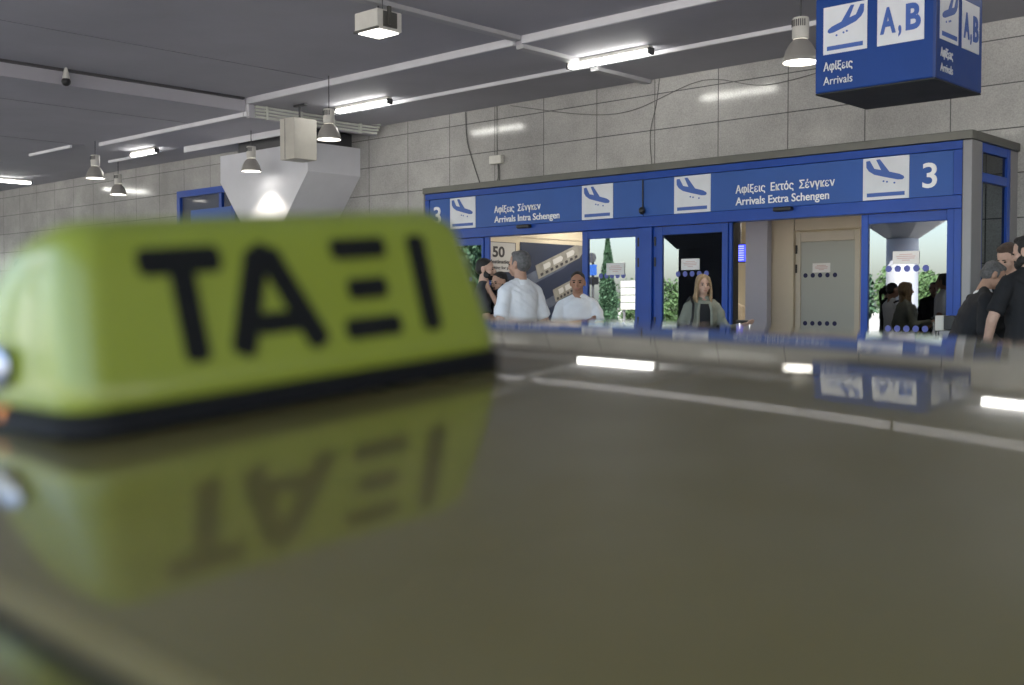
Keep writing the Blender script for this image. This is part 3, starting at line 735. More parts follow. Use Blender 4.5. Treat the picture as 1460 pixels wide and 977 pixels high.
# cross profile of the roof: slope across the car, integrated into heights
RK = [(.12,.18),(.20,.125),(.34,.098),(.525,.090),(.65,.094),(.77,.092),(.88,.070),(1.0,.038),(1.33,-.020),(1.43,-.09),(1.52,-.34)]
def rslope(y):
    for (a, p), (c, q) in zip(RK, RK[1:]):
        if y <= c: return p + (q-p)*max(0, (y-a))/(c-a)
    return RK[-1][1]
RY0, RDY = .12, .002
_sl = [sum(rslope(RY0 + RDY*i + d*.012) for d in (-3,-2,-1,0,1,2,3))/7 for i in range(700)]
ROOFP = [0]
for i in range(1, 700): ROOFP.append(ROOFP[-1] + RDY*(_sl[i-1]+_sl[i])/2)
_o = ROOFP[round((.525-RY0)/RDY)]
ROOFP = [z - _o - .0685 for z in ROOFP]
def roofz(x, y):
    z = ROOFP[0] if y <= RY0 else ROOFP[-1] if y >= RY0 + RDY*(len(ROOFP)-1) else None
    if z is None:
        q = (y - RY0)/RDY; i = int(q); z = ROOFP[i] + (ROOFP[i+1]-ROOFP[i])*(q-i)
    z -= .03*(x+.78) + .02*(x+.78)**2
    if x > .15: z -= 1.2*(x-.15)**2
    if x < -1.35: z -= 1.2*(x+1.35)**2
    return 1.45 + z
b = MB()
NX, NY = 110, 200; XA, XB, YA, YB = -1.6, .42, .192, 1.50
g = [[b.bm.verts.new((XA+(XB-XA)*i/NX, YA+(YB-YA)*j/NY, roofz(XA+(XB-XA)*i/NX, YA+(YB-YA)*j/NY))) for j in range(NY+1)] for i in range(NX+1)]
for i in range(NX):
    for j in range(NY): b.bm.faces.new((g[i][j], g[i+1][j], g[i+1][j+1], g[i][j+1]))
me = b.mesh('roof', 180)
roof = link('roof', me, M_paint, T); roof.matrix_parent_inverse = Ti
# rails beside the roof (near and far) with the dark ditch between
for s, ye, yo in ((1, .192, -1), (-1, 1.50, 1)):
    b = MB(); rings = []
    for i in range(40):
        x = XA + (XB-XA)*i/39; z0 = roofz(x, ye)
        prof = [(0.0,-.0005),(0.006,-.005),(0.013,-.0085),(0.022,-.0085),(0.031,-.006),(.042,-.006),(.06,-.013),(.09,-.036),(.105,-.067),(.06,-.075),(0,-.05)]
        rings.append([(x, ye + yo*p, z0 + q) for p, q in prof])
    b.loft(rings); tpart(b, 'roof_rail', M_paint, 60)
    b = MB(); rings = []
    for i in range(40):
        x = XA + (XB-XA)*i/39; z0 = roofz(x, ye)
        rings.append([(x, ye + yo*p, z0 + q) for p, q in ((.0105,-.0062),(.017,-.0068),(.017,-.011),(.0105,-.011))])
    b.loft(rings); tpart(b, 'ditch_shade_strip', M_sbase)  # black strip stands in for the occlusion shade down in the ditch
# lower body
def bsec(x, hw, z0, z1, n=20):
    pts = []
    for k in range(n):
        a = 2*math.pi*k/n; c, s = math.cos(a), math.sin(a); e = .42
        pts.append((x, .86 + hw*math.copysign(abs(c)**e, c), (z0+z1)/2 + (z1-z0)/2*math.copysign(abs(s)**e, s)))
    return pts
b = MB()
b.loft([bsec(*q) for q in ((-3.22,.68,.36,.60),(-3.15,.76,.28,.68),(-2.95,.83,.22,.76),(-2.5,.87,.20,.88),(-2.1,.885,.2,.95),(-1.5,.89,.2,.96),(-.5,.895,.2,.965),(.4,.89,.2,.97),(.9,.88,.2,.98),(1.2,.85,.24,.96),(1.36,.79,.32,.90),(1.42,.70,.42,.82))])
body = tpart(b, 'body', M_paint, 50)
# greenhouse
def ring(x, y0, y1, z): return [(x, y0, z), (x, y1, z)]
b = MB()
low = [(-2.25,.12,1.60,.93), (-2.15,.03,1.69,.94), (-1.4,0.0,1.72,.955), (.2,0.0,1.72,.955), (.95,.04,1.68,.965), (1.05,.12,1.6,.965)]
top = [(-1.58,.22,1.45), (-1.52,.16,1.50), (-1.1,.11,1.555), (.1,.11,1.555), (.36,.16,1.50), (.42,.22,1.45)]
rb = [(x, y0, z) for x, y0, y1, z in low] + [(x, y1, z) for x, y0, y1, z in low[::-1]]
def tz(x, y): return roofz(x, min(max(y, .19), 1.47)) - .055
rt = [(x, y0, tz(x, y0)) for x, y0, y1 in top] + [(x, y1, tz(x, y1)) for x, y0, y1 in top[::-1]]
b.loft([rb, rt], True)
tpart(b, 'window_glass', M_carglass)
# pillars
b = MB()
def pil(p, q, r=.035): b.tube([p, q], r, 8)
for side in (0, 1):
    yl = [(.02, .12), (1.70, 1.545)][side]
    ysl, ysh = yl
    pil((-2.18, ysl+(.02 if side == 0 else -.02), .94), (-1.5, ysh, tz(-1.5, ysh)+.02)); pil((-.55, ysl-(.02 if side == 0 else -.02), .95), (-.6, ysh-(.01 if side == 0 else -.01), tz(-.6, ysh)+.01), .04)
    pil((1.0, ysl+(.02 if side == 0 else -.02), .96), (.38, ysh, tz(.38, ysh)+.02), .05)
tpart(b, 'pillar', M_paint, 60)
# wheels
for x in (-2.35, .62):
    for y in (.11, 1.61):
        s = -1 if y < .7 else 1
        w = MB(); seg = 28
        prof = [(.20,-.10),(.29,-.11),(.32,-.08),(.325,0),(.32,.08),(.29,.11),(.20,.10)]
        w.loft([[(x + r*math.cos(2*math.pi*k/seg), y + d, .325 + r*math.sin(2*math.pi*k/seg)) for k in range(seg)] for r, d in prof], False)
        wo = tpart(w, 'wheel', M_rubber, 50)
        w = MB(); w.loft([[(x + r*math.cos(2*math.pi*k/seg), y + s*d, .325 + r*math.sin(2*math.pi*k/seg)) for k in range(seg)] for r, d in [(.205,-.08),(.205,.08),(.19,.10),(.06,.075),(.05,.09)]])
        w.build('rim', M_chrome, wo, 40)
        w = MB(); w.loft([[(x + r*math.cos(2*math.pi*k/seg), .86 + s*d, .36 + r*math.sin(2*math.pi*k/seg)) for k in range(seg)] for r, d in [(.37,.80),(.37,.899)]])
        tpart(w, 'wheel_arch', M_rubber, 50)
for y in (.23, 1.49):
    w = MB(); w.ell((-3.08, y, .66), .10, .15, .065); tpart(w, 'headlight', M_chrome, True)
    w = MB(); w.ell((1.36, y, .80), .06, .13, .07); tpart(w, 'tail_light', mat('red lens', (.4, .01, .01), .2), True)
    s = -1 if y < .7 else 1
    w = MB(); w.ell((-1.75, .86+s*1.0, 1.0), .07, .10, .065); w.tube([(-1.75, .86+s*.88, .95), (-1.75, .86+s*.98, .98)], .02); tpart(w, 'wing_mirror', M_paint, True)
    for x in (-1.35, -.15):
        w = MB(); w.box(x, x+.2, .86+s*.885-.02, .86+s*.885+.02, .80, .835, .01); tpart(w, 'door_handle', M_paint)
w = MB(); w.box(-3.26, -3.2, .38, 1.34, .30, .42, .02); tpart(w, 'grille', M_black)

# ------------------------------------------------------------------ TAXI roof sign
TS = thing('taxi_roof_sign', 'yellow green plastic TAXI sign sitting on the taxi roof', 'sign', (-.78, .525, 1.45-.052))
TS.rotation_euler = (R(4.9), 0, 0)
def rrect(hx, hy, r, z, n=6, sx=0):
    pts = []
    for cx, cy, a0 in ((hx-r, hy-r, 0), (-hx+r, hy-r, 90), (-hx+r, -hy+r, 180), (hx-r, -hy+r, 270)):
        for k in range(n+1):
            a = R(a0 + 90*k/n); pts.append((cx + r*math.cos(a) + sx, cy + r*math.sin(a), z))
    return pts
# shell: local x thickness, y length, z up
b = MB()
zs = [0.0, .006, .02, .045, .07, .09, .105, .114, .120, .1235, .125]
def shell_at(z):
    t = z / .125
    hx = .092 - .028*t; hy = .200 - .016*t - .004*t*t
    if z > .10:
        q = (z - .10) / .025; k = 1 - math.sqrt(max(0, 1 - q*q)); hx -= .026*k; hy -= .026*k
    if z < .006: hx -= .003; hy -= .003
    return hx, hy
def back_at(z):
    t = z / .125; h = .104 - .032*t - .074*t**3
    if z > .10:
        q = (z - .10) / .025; h -= .012*(1 - math.sqrt(max(0, 1 - q*q)))
    return h - (.003 if z < .006 else 0)
def shell_ring(z):
    hf, hy = shell_at(z); hb = back_at(z); h = (hf + hb)/2
    return rrect(h, hy, max(.006, min(.026, h - .004)), z, 8, (hf - hb)/2)
b.loft([shell_ring(z) for z in zs])
sh = b.build('shell', M_sign, TS, 60)
b = MB(); b.loft([rrect(.096, .203, .034, -.017), rrect(.097, .204, .034, -.004), rrect(.091, .198, .030, -.0005)]); b.build('base', M_sbase, TS, 40)
for s in (-1, 1):
    for x in (-.06, .06):
        w = MB(); w.ell((x, s*.150, -.022), .022, .022, .010); w.build('magnet_foot', M_rubber, TS, True)
# lettering on both faces; face x at height z
def letter_shapes():
    # unit: y along length, z height 0..1 for glyph box
    G = []
    r = []
    def bar(y0, z0, y1, z1, w):
        # rounded stroke
        d = Vector((y1-y0, z1-z0)); L = d.length; d /= L; n = Vector((-d.y, d.x)); pts = []
        h = w/2; c = h*.42
        for base, sg in ((Vector((y1, z1)), 1), (Vector((y0, z0)), -1)):
            for q, e in ((-1, 0), (-1, 1), (1, 1), (1, 0)):
                if e == 0: p = base + n*h*q*sg - d*sg*c*0
                else: p = base + n*(h-c)*q*sg + d*sg*c
                if e == 0: pts.append((p.x, p.y))
                else: pts.append((p.x, p.y))
        r.append(pts)
    return bar, r
bar, shapes = letter_shapes()
# positions along y (m, from sign centre) and heights (m)
zb, zt = .023, .103; w = .0195
def B(y0, z0, y1, z1, ww=w): bar(y0, z0, y1, z1, ww)
B(-.133, zt-.009, -.076, zt-.009); B(-.105, zt-.018, -.105, zb+.004)                      # T
B(-.042, zt-.009, -.068, zb+.004); B(-.032, zt-.009, -.001, zb+.004); B(-.050, zb+.021, -.018, zb+.021, .016); B(-.040, zt-.008, -.034, zt-.008, .017)   # A
B(.031, zt-.008, .079, zt-.008, .0165); B(.040, (zt+zb)/2, .072, (zt+zb)/2, .0165); B(.030, zb+.009, .080, zb+.009, .0165)   # Xi
B(.117, zt-.004, .117, zb+.004)                                                           # I
for face in (1, -1):
    b = MB()
    for n_, s in enumerate(shapes):
        dep = .0004 * (n_ % 4)
        ring_o = []; ring_i = []
        for y, z in s:
            hx = shell_at(z)[0]
            if face < 0: hx = back_at(z)
            ring_o.append((face*(hx + .0012 + dep), face*y, z)); ring_i.append((face*(hx - .001), face*y, z))
        b.loft([ring_i, ring_o])
    b.build('lettering', M_letter, TS)
b = MB(); b.ell((-.02, -.203, .028), .024, .006, .017); b.build('end_cap', M_endcap, TS, True)
b = MB(); b.ell((-.015, -.199, -.006), .010, .006, .006); b.build('orange_glint', M_orange, TS, True)  # orange blob stands in for a reflection on the end of the sign
w_ = MB(); w_.tube([(-.075, -.15, -.01), (-.11, -.2, -.018), (-.2, -.30, -.035)], .004, 8); w_.build('power_lead', M_rubber, TS, True)

# ================================================================== PEOPLE
def remesh(mb, voxel, smooth_it=4):
    bmesh.ops.recalc_face_normals(mb.bm, faces=mb.bm.faces)
    me = bpy.data.meshes.new('t'); mb.bm.to_mesh(me); mb.bm.free()
    o = bpy.data.objects.new('t', me); COL.objects.link(o)
    m = o.modifiers.new('r', 'REMESH'); m.mode = 'VOXEL'; m.voxel_size = voxel; m.use_smooth_shade = True
    s = o.modifiers.new('s', 'SMOOTH'); s.iterations = smooth_it; s.factor = .5
    dg = bpy.context.evaluated_depsgraph_get(); out = bpy.data.meshes.new_from_object(o.evaluated_get(dg))
    bpy.data.objects.remove(o); bpy.data.meshes.remove(me)
    for p in out.polygons: p.use_smooth = True
    return out
def eloft(mb, secs, seg=18):
    """secs: (cx, cy, cz, rx, ry) horizontal ellipses"""
    mb.loft([[(cx + rx*math.cos(2*math.pi*k/seg), cy + ry*math.sin(2*math.pi*k/seg), cz) for k in range(seg)] for cx, cy, cz, rx, ry in secs])

def person(label, loc, facing, H, skin, top, top_m, bot_m, hair_m, hair='short', arms=None, head_yaw=0, head_pitch=0, lean=0, beard=None, female=False, sleeve='short', build=1.0, group=None, jacket_open=None, collar=None, bald=False, face=True):
    a = math.atan2(-facing[0], facing[1])
    t = thing('person', label, 'person', (loc[0], loc[1], loc[2] if len(loc) > 2 else .15), a, group)
    k = H / 1.75
    sw = (.150 if female else .172) * k * (1 + (build-1)*.5)
    LZ = R(lean)
    hipz = .92*k
    def up(p):           # lean the upper body about the hips
        x, y, z = p; z -= hipz; return Vector((x, y*math.cos(LZ) + z*math.sin(LZ), hipz + z*math.cos(LZ) - y*math.sin(LZ)))
    S_ = {s: up((s*sw, -.008*k, 1.395*k)) for s in (-1, 1)}
    A = arms or {}
    el = {}; wri = {}
    for s, nm in ((-1, 'L'), (1, 'R')):      # L = person's left is -x when facing +y ... x+ is their right
        e, wv = A.get(nm, ((s*(sw+.055), -.03, 1.13), (s*(sw+.05), .07, .88)))
        el[s] = up(Vector(e)*k if not isinstance(e, Vector) else e); wri[s] = up(Vector(wv)*k)
    HC = up((0, .015*k, 1.635*k))                               # head centre
    HR = Matrix.Translation(HC) @ Matrix.Rotation(R(head_yaw), 4, 'Z') @ Matrix.Rotation(R(-head_pitch - lean*.3), 4, 'X')
    hs = k * (.96 if female else 1.0)
    def head_shapes(mb, infl=0):
        def el_(c, rx, ry, rz): mb.ell((0,0,0), rx+infl, ry+infl, rz+infl, 20, 14, HR @ Matrix.Translation(Vector(c)*hs))
        el_((0, -.012, .025), .074*hs, .094*hs, .088*hs)
        el_((0, .018, -.035), .058*hs, .068*hs, .075*hs)
        el_((0, .052, -.075), .032*hs, .030*hs, .028*hs)
        el_((0, .070, .012), .050*hs, .016*hs, .014*hs)           # brow
        el_((0, .094, -.020), .012*hs, .019*hs, .026*hs)          # nose
        el_((0, .102, -.034), .017*hs, .014*hs, .011*hs)
        el_((0, .078, -.066), .026*hs, .014*hs, .010*hs)          # mouth
        for s in (-1, 1):
            el_((s*.044, .050, -.030), .022*hs, .028*hs, .026*hs) # cheek
            el_((s*.076, -.012, -.012), .010*hs, .020*hs, .032*hs) # ear
    # ---------------- body
    m = MB(); head_shapes(m)
    nb = up((0, -.02*k, 1.44*k)); m.capsule(nb, HR @ Vector((0, -.015*hs, -.07*hs)), .060*k*(.85 if female else 1), .054*k*(.85 if female else 1))
    tors = [(.90,.150,.10),(1.02,.140,.098),(1.15,.135,.095),(1.28,.155,.105),(1.38,.165,.10),(1.44,.13,.08),(1.48,.06,.055)]
    bw = build * (.88 if female else 1)
    secs = []
    for z, rx, ry in tors:
        c = up((0, 0, z*k)); secs.append((c.x, c.y, c.z, rx*k*bw, ry*k*(build**1.6)))
    eloft(m, secs)
    m.capsule(up((-.05*k, -.012*k, 1.465*k)), up((-sw*.9, -.01*k, 1.41*k)), .045*k, .045*k); m.capsule(up((.05*k, -.012*k, 1.465*k)), up((sw*.9, -.01*k, 1.41*k)), .045*k, .045*k)
    arm_r = .047*k*(.82 if female else 1)
    for s in (-1, 1):
        m.capsule(S_[s], el[s], arm_r*1.12, arm_r*.86); m.capsule(el[s], wri[s], arm_r*.88, arm_r*.58)
        d = (wri[s]-el[s]).normalized(); side = Vector((s, 0, 0)); side = (side - d*side.dot(d));
        side = side.normalized() if side.length > .1 else Vector((0, 1, 0))
        nrm = d.cross(side).normalized(); pc = wri[s] + d*.045*k
        for q in (-.03, -.01, .01, .03): m.capsule(wri[s] + d*.01*k + side*q*.5*k, wri[s] + d*.085*k + side*q*k, .014*k, .012*k, 8)
        for q, L_ in ((-.031, .062), (-.011, .080), (.010, .085), (.031, .073)):
            p0 = wri[s] + d*.085*k + side*q*k; p1 = p0 + (d*.8 - nrm*.25*s)*L_*.5*k; p2 = p1 + (d*.6 - nrm*.6*s)*L_*.5*k
            m.capsule(p0, p1, .0105*k, .0095*k, 8); m.capsule(p1, p2, .0095*k, .008*k, 8)
        p0 = wri[s] + d*.03*k - side*.03*k; m.capsule(p0, p0 + (d*.7 - side*.6)*.045*k, .013*k, .011*k, 8); m.capsule(p0 + (d*.7 - side*.6)*.045*k, p0 + (d*.9 - side*.3)*.075*k, .011*k, .009*k, 8)
    feet = {-1: (-.10*k, 0), 1: (.10*k, .05*k)}
    for s in (-1, 1):
        fx_, fy_ = feet[s]
        m.capsule((s*.088*k, 0, .90*k), (fx_, fy_+.015*k, .48*k), .078*k*build, .052*k); m.capsule((fx_, fy_+.015*k, .48*k), (fx_, fy_-.01*k, .09*k), .054*k, .034*k)
        m.capsule((fx_, fy_-.03*k, .045*k), (fx_, fy_+.13*k, .035*k), .036*k, .030*k)
    body = remesh(m, .0075 if face else .012, 3); link('body', body, skin, t)
    # ---------------- trousers and shoes
    m = MB()
    eloft(m, [(0, 0, z*k, rx*k*bw, ry*k*build**1.2) for z, rx, ry in ((.80,.155,.115),(.90,.170,.122),(.98,.160,.115),(1.02,.15,.11))])
    for s in (-1, 1):
        fx_, fy_ = feet[s]
        m.capsule((s*.085*k, 0, .86*k), (fx_, fy_+.015*k, .48*k), .094*k*build, .070*k); m.capsule((fx_, fy_+.015*k, .48*k), (fx_, fy_-.01*k, .11*k), .070*k, .062*k)
    link('trousers', remesh(m, .014), bot_m, t)
    for s in (-1, 1):
        fx_, fy_ = feet[s]; m = MB(); m.capsule((fx_, fy_-.03*k, .048*k), (fx_, fy_+.15*k, .04*k), .048*k, .040*k); m.bm.verts.ensure_lookup_table()
        for v in m.bm.verts: v.co.z = max(v.co.z, .002)
        m.build('shoe', M_shoe, t, True)
    # ---------------- top
    m = MB(); infl = .020 if sleeve != 'jacket' else .034
    secs = []
    for z, rx, ry in ((.82,.160,.118),(.92,.162,.116),(1.02,.152,.112),(1.15,.148,.108),(1.28,.162,.112),(1.38,.166,.104),(1.435,.135,.080),(1.47,.085,.062)):
        c = up((0, 0, z*k)); secs.append((c.x, c.y, c.z, (rx*bw+infl*.55)*k, (ry*build**1.6+infl*.55)*k))
    eloft(m, secs)
    for s in (-1, 1):
        e = el[s]; m.capsule(up((s*.03*k, -.012*k, 1.475*k)), S_[s] + Vector((0, 0, .012*k)), .052*k, .052*k); sr = arm_r*1.08 + (.010 if sleeve != 'jacket' else .018)*k
        if sleeve == 'short':
            mid = S_[s].lerp(e, .66); m.capsule(S_[s], mid, sr, sr*.98)
            m.tube([S_[s], mid, S_[s].lerp(e, .80)], [sr, sr*1.06, sr*1.10], 14)
        else:
            m.capsule(S_[s], e, sr, sr*.88); m.capsule(e, e.lerp(wri[s], .9), sr*.88, sr*.72)
    tm = remesh(m, .011, 3)
    # soft folds in the cloth
    for v in tm.vertices:
        p = v.co; q = Vector((p.x*5, p.y*5, p.z*11 + p.x*6))
        d = mnoise.noise(q)*.013 + mnoise.noise(q*2.2 + Vector((p.z*9, 0, 0)))*.0075
        v.co = p + v.normal * max(d, -.003)
    link(top, tm, top_m, t)
    if jacket_open:
        m = MB(); rows = []
        for z in (1.43, 1.36, 1.25, 1.12, 1.0, .90):
            c = up((0, 0, z*k)); hw = (.035 + (.052 if z < 1.38 else .03))*k*.8; yy = c.y + (.118*bw + infl*.75 + .004)*k*(1.0 if z < 1.4 else .80)
            rows.append([(-hw, yy-.018, c.z), (0, yy+.006, c.z), (hw, yy-.018, c.z), (hw*.9, yy-.05, c.z), (-hw*.9, yy-.05, c.z)])
        m.loft([[(x_, y_ + .016, z_) for x_, y_, z_ in row] for row in rows]); link('undershirt', m.mesh('undershirt', 60), jacket_open, t)
        for sd in (0, 2):
            m = MB(); m.tube([(row[sd][0]*1.1, row[sd][1] + .012, row[sd][2]) for row in rows], [.016, .022, .020, .016, .014, .014], 10); link('lapel', m.mesh('lapel', 60), top_m, t)
    if collar:
        m = MB(); c0 = up((0, -.012*k, 1.455*k)); c1 = up((0, -.008*k, 1.50*k)); rings = []
        for c, r in ((c0, .082), (c1, .068), (c1, .060), (c0, .074)):
            rings.append([(c.x + r*k*math.cos(2*math.pi*q/20), c.y + r*1.0*k*math.sin(2*math.pi*q/20), c.z - (.035*k if math.sin(2*math.pi*q/20) > .8 else 0)) for q in range(20)])
        m.loft(rings, False); link('collar', m.mesh('collar', 60), collar, t)
    # ---------------- hair and face
    m = MB()
    def he(c, rx, ry, rz): m.ell((0,0,0), rx*hs, ry*hs, rz*hs, 18, 12, HR @ Matrix.Translation(Vector(c)*hs))
    if hair == 'short':
        he((0, -.026, .047), .0775, .090, .076); he((0, -.052, .004), .0765, .064, .074); he((0, .022, .092), .054, .045, .026)
        for s in (-1, 1): he((s*.072, .010, .01), .007, .016, .028)
    elif hair == 'cropped':
        he((0, -.020, .044), .0765, .0925, .0745); he((0, -.050, .008), .0745, .063, .068)
    elif hair == 'thick':
        he((0, -.026, .050), .078, .090, .078); he((0, -.052, .006), .0765, .062, .078); he((0, .022, .094), .054, .046, .030)
        for s in (-1, 1): he((s*.072, .012, .01), .008, .018, .03)
    elif hair == 'long':
        he((0, -.024, .050), .081, .094, .080); he((0, -.050, -.01), .082, .066, .11); he((0, -.062, -.14), .078, .040, .12)
        rs = random.Random(3)
        def hp(x, y, z): return HR @ (Vector((x, y, z))*hs)
        for s in (-1, 1):
            for q in range(7):
                f = q/6; y0 = .066 - .085*f; w1 = rs.uniform(-.008, .008); w2 = rs.uniform(-.012, .014); zl = -.21 - rs.random()*.06
                m.tube([hp(s*.012, y0-.02, .118), hp(s*(.052+.012*f), y0*.95+.004, .085-.01*f), hp(s*(.074+.008*f), y0*.8, .02), hp(s*(.080+.006*f)+w1, y0*.7, -.07), hp(s*(.086+.008*f)+w2, y0*.7-.002, -.14), hp(s*(.080)+w1, y0*.8+.004, zl)], [.008*hs, .012*hs, .0135*hs, .0145*hs, .015*hs, .007*hs], 8)
    elif hair == 'ponytail':
        he((0, -.018, .045), .080, .096, .078); he((0, -.05, .005), .076, .066, .075)
        he((0, -.125, .03), .032, .04, .04); he((0, -.150, -.05), .030, .035, .10); he((0, -.145, -.15), .026, .03, .10)
    link('hair', remesh(m, .010 if face else .014, 2), hair_m, t)
    if face:
        m = MB()
        def fe(mm, c, rx, ry, rz): mm.ell((0,0,0), rx*hs, ry*hs, rz*hs, 10, 8, HR @ Matrix.Translation(Vector(c)*hs))
        for s in (-1, 1): fe(m, (s*.031, .076, .000), .013, .008, .0075)
        m.build('eyes', M_eye, t, True)
        m = MB()
        for s in (-1, 1): fe(m, (s*.032, .083, .019), .020, .008, .005)
        m.build('eyebrows', hair_m if hair_m != M_hair_bl else M_hair_br, t, True)
        m = MB(); fe(m, (0, .0885, -.066), .023, .007, .0065); m.build('lips', M_lip, t, True)
    if beard:
        m = MB()
        def be(c, rx, ry, rz): m.ell((0,0,0), rx*hs, ry*hs, rz*hs, 16, 10, HR @ Matrix.Translation(Vector(c)*hs))
        q = beard
        be((0, .052, -.085), .046*q, .040*q, .036*q); 
        for s in (-1, 1): be((s*.050, .022, -.060), .018*q, .040, .036); be((s*.062, .0, -.02), .010*q, .016, .03)
        be((0, .088, -.050), .024, .010*q, .006)
        link('beard', remesh(m, .008, 1), hair_m, t)
    return t

CROSS = {'L': ((-.25, .06, 1.14), (.06, .235, 1.13)), 'R': ((.25, .06, 1.12), (-.07, .255, 1.17))}
person('grey haired man in white polo shirt seen from behind', (-6.84, 7.36), (-.99, .12), 1.80, M_skin, 'polo_shirt', M_shirt_w, M_denim, M_hair_gr, 'short',
       arms={'L': ((-.27, -.05, 1.12), (-.24, .12, .90)), 'R': ((.28, -.02, 1.12), (.22, .2, .93))}, head_yaw=14, build=1.03, collar=M_shirt_w)
person('man in white t-shirt with folded arms, looking at the camera', (-7.12, 8.50), (.62, -.78), 1.65, M_skin3, 't_shirt', M_shirt_w, M_trouser, M_hair_dk, 'cropped', arms={'L': ((-.24, .06, 1.19), (.06, .235, 1.19)), 'R': ((.24, .06, 1.17), (-.07, .255, 1.23))}, build=.97, head_yaw=-4)
person('bearded man in dark grey t-shirt in profile beside the TAXI sign', (-8.60, 8.69), (.80, .60), 1.83, M_skin2, 't_shirt', M_shirt_g, M_denim, M_hair_dk, 'cropped', arms=CROSS, beard=.93, head_yaw=-6)
person('man in black shirt raising a hand to his face behind the polo shirt', (-8.42, 8.75), (-.1, -1), 1.68, M_skin, 'shirt', M_shirt_k, M_trouser, M_hair_dk, 'cropped',
       arms={'L': ((-.24, .06, 1.14), (-.05, .17, 1.50)), 'R': ((.25, -.03, 1.13), (.20, .10, .92))}, head_pitch=10, beard=.9)
wm = person('blonde woman in open sage jacket holding a suitcase handle', (-6.42, 9.64), (.70, -.71), 1.63, M_skin2, 'jacket', M_jacket, M_denim, M_hair_bl, 'long', sleeve='jacket', female=True,
       arms={'L': ((-.25, .03, 1.14), (-.39, .21, 1.195)), 'R': ((.25, -.05, 1.14), (.22, .06, .92))}, jacket_open=M_shirt_k, head_yaw=6)
m = MB()
P_ = [(.135, -.10, 1.36), (.125, .0, 1.40), (.115, .115, 1.33), (.13, .155, 1.2), (.165, .15, 1.05), (.20, .10, .92)]
m.tube(P_, .013, 8); m.build('shoulder_strap', M_black, wm, True)
person('bearded man in black t-shirt with his back turned at right edge', (-3.12, 9.22), (-.80, .60), 1.855, M_skin2, 't_shirt', M_shirt_k, M_trouser, M_hair_dk, 'thick',
       arms={'L': ((-.29, -.02, 1.13), (-.25, .12, .90)), 'R': ((.26, .02, 1.13), (.14, .22, 1.0))}, beard=1.2, head_yaw=34, head_pitch=12, build=.95)
person('grey haired man in black suit bending forward beside the entrance corner', (-3.82, 9.66), (.80, .60), 1.74, M_skin, 'suit_jacket', M_suit, M_trouser, M_hair_gr, 'short', sleeve='jacket',
       arms={'L': ((-.24, .12, 1.16), (-.10, .34, 1.10)), 'R': ((.25, .05, 1.14), (.14, .32, 1.05))}, lean=22, head_pitch=24, jacket_open=M_shirt_w, collar=M_shirt_w, build=1.08)
person('dark haired man looking down behind the suited man', (-3.62, 10.28), (.05, -1), 1.855, M_skin2, 'shirt', M_shirt_k, M_trouser, M_hair_br, 'thick', head_pitch=26, lean=4, head_yaw=-24)
person('woman with long ponytail in black, waiting left behind the TAXI sign', (-9.29, 3.98), (.73, -.69), 1.70, M_skin2, 'jacket', M_suit, M_trouser, M_hair_dk, 'ponytail', sleeve='jacket', female=True)
person('tall man in black jacket with a backpack behind the sign', (-8.25, 4.35), (.2, 1), 1.74, M_skin, 'jacket', M_suit, M_trouser, M_hair_dk, 'short', sleeve='jacket', build=1.15)
person('man in dark grey jacket standing at the kerb behind the sign', (-7.65, 4.6), (-.5, .8), 1.66, M_skin, 'jacket', M_shirt_g, M_trouser, M_hair_br, 'short', sleeve='jacket', build=1.1)
person('dark haired traveller in beige top inside the terminal', (-10.75, 17.1), (-.3, 1), 1.60, M_skin2, 'shirt', M_beigecl, M_trouser, M_hair_dk, 'thick', sleeve='jacket', face=False)

# suitcase by the woman
hv_ = Matrix.Rotation(wm.rotation_euler[2], 3, 'Z') @ Vector((-.40*.931, .27*.931, 0)); hx_, hy_ = wm.location.x + hv_.x, wm.location.y + hv_.y
sc = thing('suitcase', 'dark trolley suitcase with raised silver handle beside the blonde woman', 'suitcase', (hx_, hy_, .15), R(45))
b = MB(); b.box(-.20, .20, -.12, .12, .05, .66, .03); b.build('case', M_trouser, sc, 40)
b = MB()
for s in (-.05, .05): b.tube([(s, 0, .66), (s, 0, 1.15)], .011, 10)
b.build('telescopic_tube', M_chrome, sc, True)
b = MB(); b.capsule((-.07, 0, 1.155), (.07, 0, 1.155), .018, .018); b.build('grip', M_black, sc, True)
for s in (-.16, .16):
    for q in (-.09, .09):
        b = MB(); b.lathe((s, q, .025), [(.02, -.025), (.025, 0), (.02, .025)], 12); b.build('wheel', M_rubber, sc)
b = MB()
for z in (.15, .3, .45): b.box(-.19, .19, -.128, -.118, z, z+.02)
b.build('rib', M_black, sc)

# ================================================================== OUTSIDE (seen in the glass and the paint)
def leaf_cloud(n, shape, size):
    me = bpy.data.meshes.new('foliage'); vs = []; fs = []
    for i in range(n):
        p = shape(); ax = Vector((random.gauss(0,1), random.gauss(0,1), random.gauss(0,1))).normalized(); u = ax.orthogonal().normalized(); v = ax.cross(u); s = size*random.uniform(.6, 1.4)
        k = len(vs); vs += [p + u*s, p + v*s*.55, p - u*s, p - v*s*.55]; fs.append((k, k+1, k+2, k+3))
    me.from_pydata([tuple(v) for v in vs], [], fs); return me
def cyp(h, r):
    def f():
        while True:
            z = random.random(); a = random.random()*2*math.pi; rr = r*((1-z)**.8)*min(1, z*5+.35)*(.8+.3*math.sin(a*3+z*17)*random.random())
            q = math.sqrt(random.uniform(.3, 1)); return Vector((rr*q*math.cos(a), rr*q*math.sin(a), .3 + z*h))
    return f
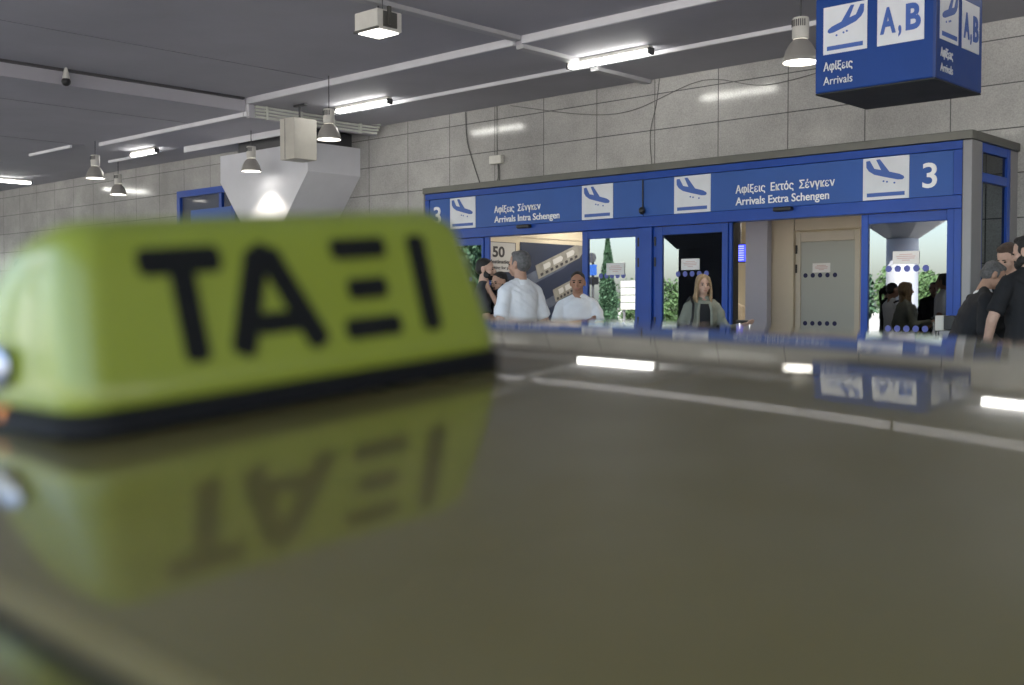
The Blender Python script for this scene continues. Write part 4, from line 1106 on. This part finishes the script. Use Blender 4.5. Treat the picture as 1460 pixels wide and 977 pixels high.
def blob(rx, ry, h, z0):
    cl = [(random.uniform(-.7,.7)*rx, random.uniform(-.7,.7)*ry, z0+random.uniform(.2,.9)*h, random.uniform(.25,.5)) for _ in range(16)]
    def f():
        c = random.choice(cl); d = Vector((random.gauss(0,1), random.gauss(0,1), random.gauss(0,1))).normalized()*random.uniform(.5,1)
        return Vector((c[0]+d.x*c[3]*rx, c[1]+d.y*c[3]*ry, c[2]+d.z*c[3]*h))
    return f
cyme = leaf_cloud(11000, cyp(9.5, 1.5), .13)
for lab, x, y, s in (('small cypress tree beyond the road, nearest to the sign post', -29.8, -13.5, .46), ('cypress tree beyond the road, second from the sign post', -40, -15, 1.1), ('cypress tree beyond the road opposite the round column', -20.5, -17, .8), ('slim cypress tree beyond the far kerb at left', -52, -14, 1.2)):
    t = thing('cypress_tree', lab, 'tree', (x, y, 0), random.random()*6, 'cypress trees beyond the road'); t.scale = (s, s, s)
    link('crown', cyme, M_leaf, t)
    b = MB(); b.tube([(0,0,0), (0,0,2), (.05,0,6)], [.16,.13,.05], 10); b.build('trunk', M_bark, t, True)
bume = leaf_cloud(14000, blob(4, 1.4, 2.2, .2), .075)
for lab, x, y in (('low green bush opposite the round column', -17, -15), ('low green bush opposite the dark column', -29, -19), ('low green bush far down the road', -44, -21), ('low green bush at the road bend', -8, -22)):
    t = thing('bush', lab, 'bush', (x, y, 0), random.random()*6, 'bushes beyond the road'); link('foliage', bume, M_leaf2, t)
    b = MB(); b.tube([(0,0,0),(.1,0,.8)], [.08,.04], 8); b.build('stem', M_bark, t)
t = thing('sign_post', 'black post carrying a round sign and two plates across the road', 'sign', (-27.75, -10, 0))
b = MB(); b.tube([(0,0,0),(0,0,3.4)], .05, 10); b.build('pole', M_dkgrey, t)
b = MB(); b.lathe((0,0,0), [(.2,0),(.2,.03)], 20); me = b.mesh('round_sign'); me.transform(Matrix.Translation((.0,.08,3.36)) @ Matrix.Rotation(R(90),4,'X')); link('round_sign', me, M_dkgrey, t)
b = MB(); b.box(-.24,.24,.06,.09,2.68,3.10,.01); b.build('plate', M_panel, t); b = MB(); b.box(-.34,.34,.06,.09,2.32,2.62,.01); b.build('plate', M_black, t)
t = thing('direction_board', 'pale multi line direction board on two legs across the road', 'sign', (-26.75, -11.2, 0))
for k in range(4): b = MB(); b.box(-.55,.55,-.03,.03,1.35+k*.29,1.61+k*.29,.01); b.build('board', M_offwhite, t)
for s in (-1,1): b = MB(); b.tube([(s*.45,-.08,0),(s*.45,-.08,2.5)], .05, 8); b.build('leg', M_steel2, t)
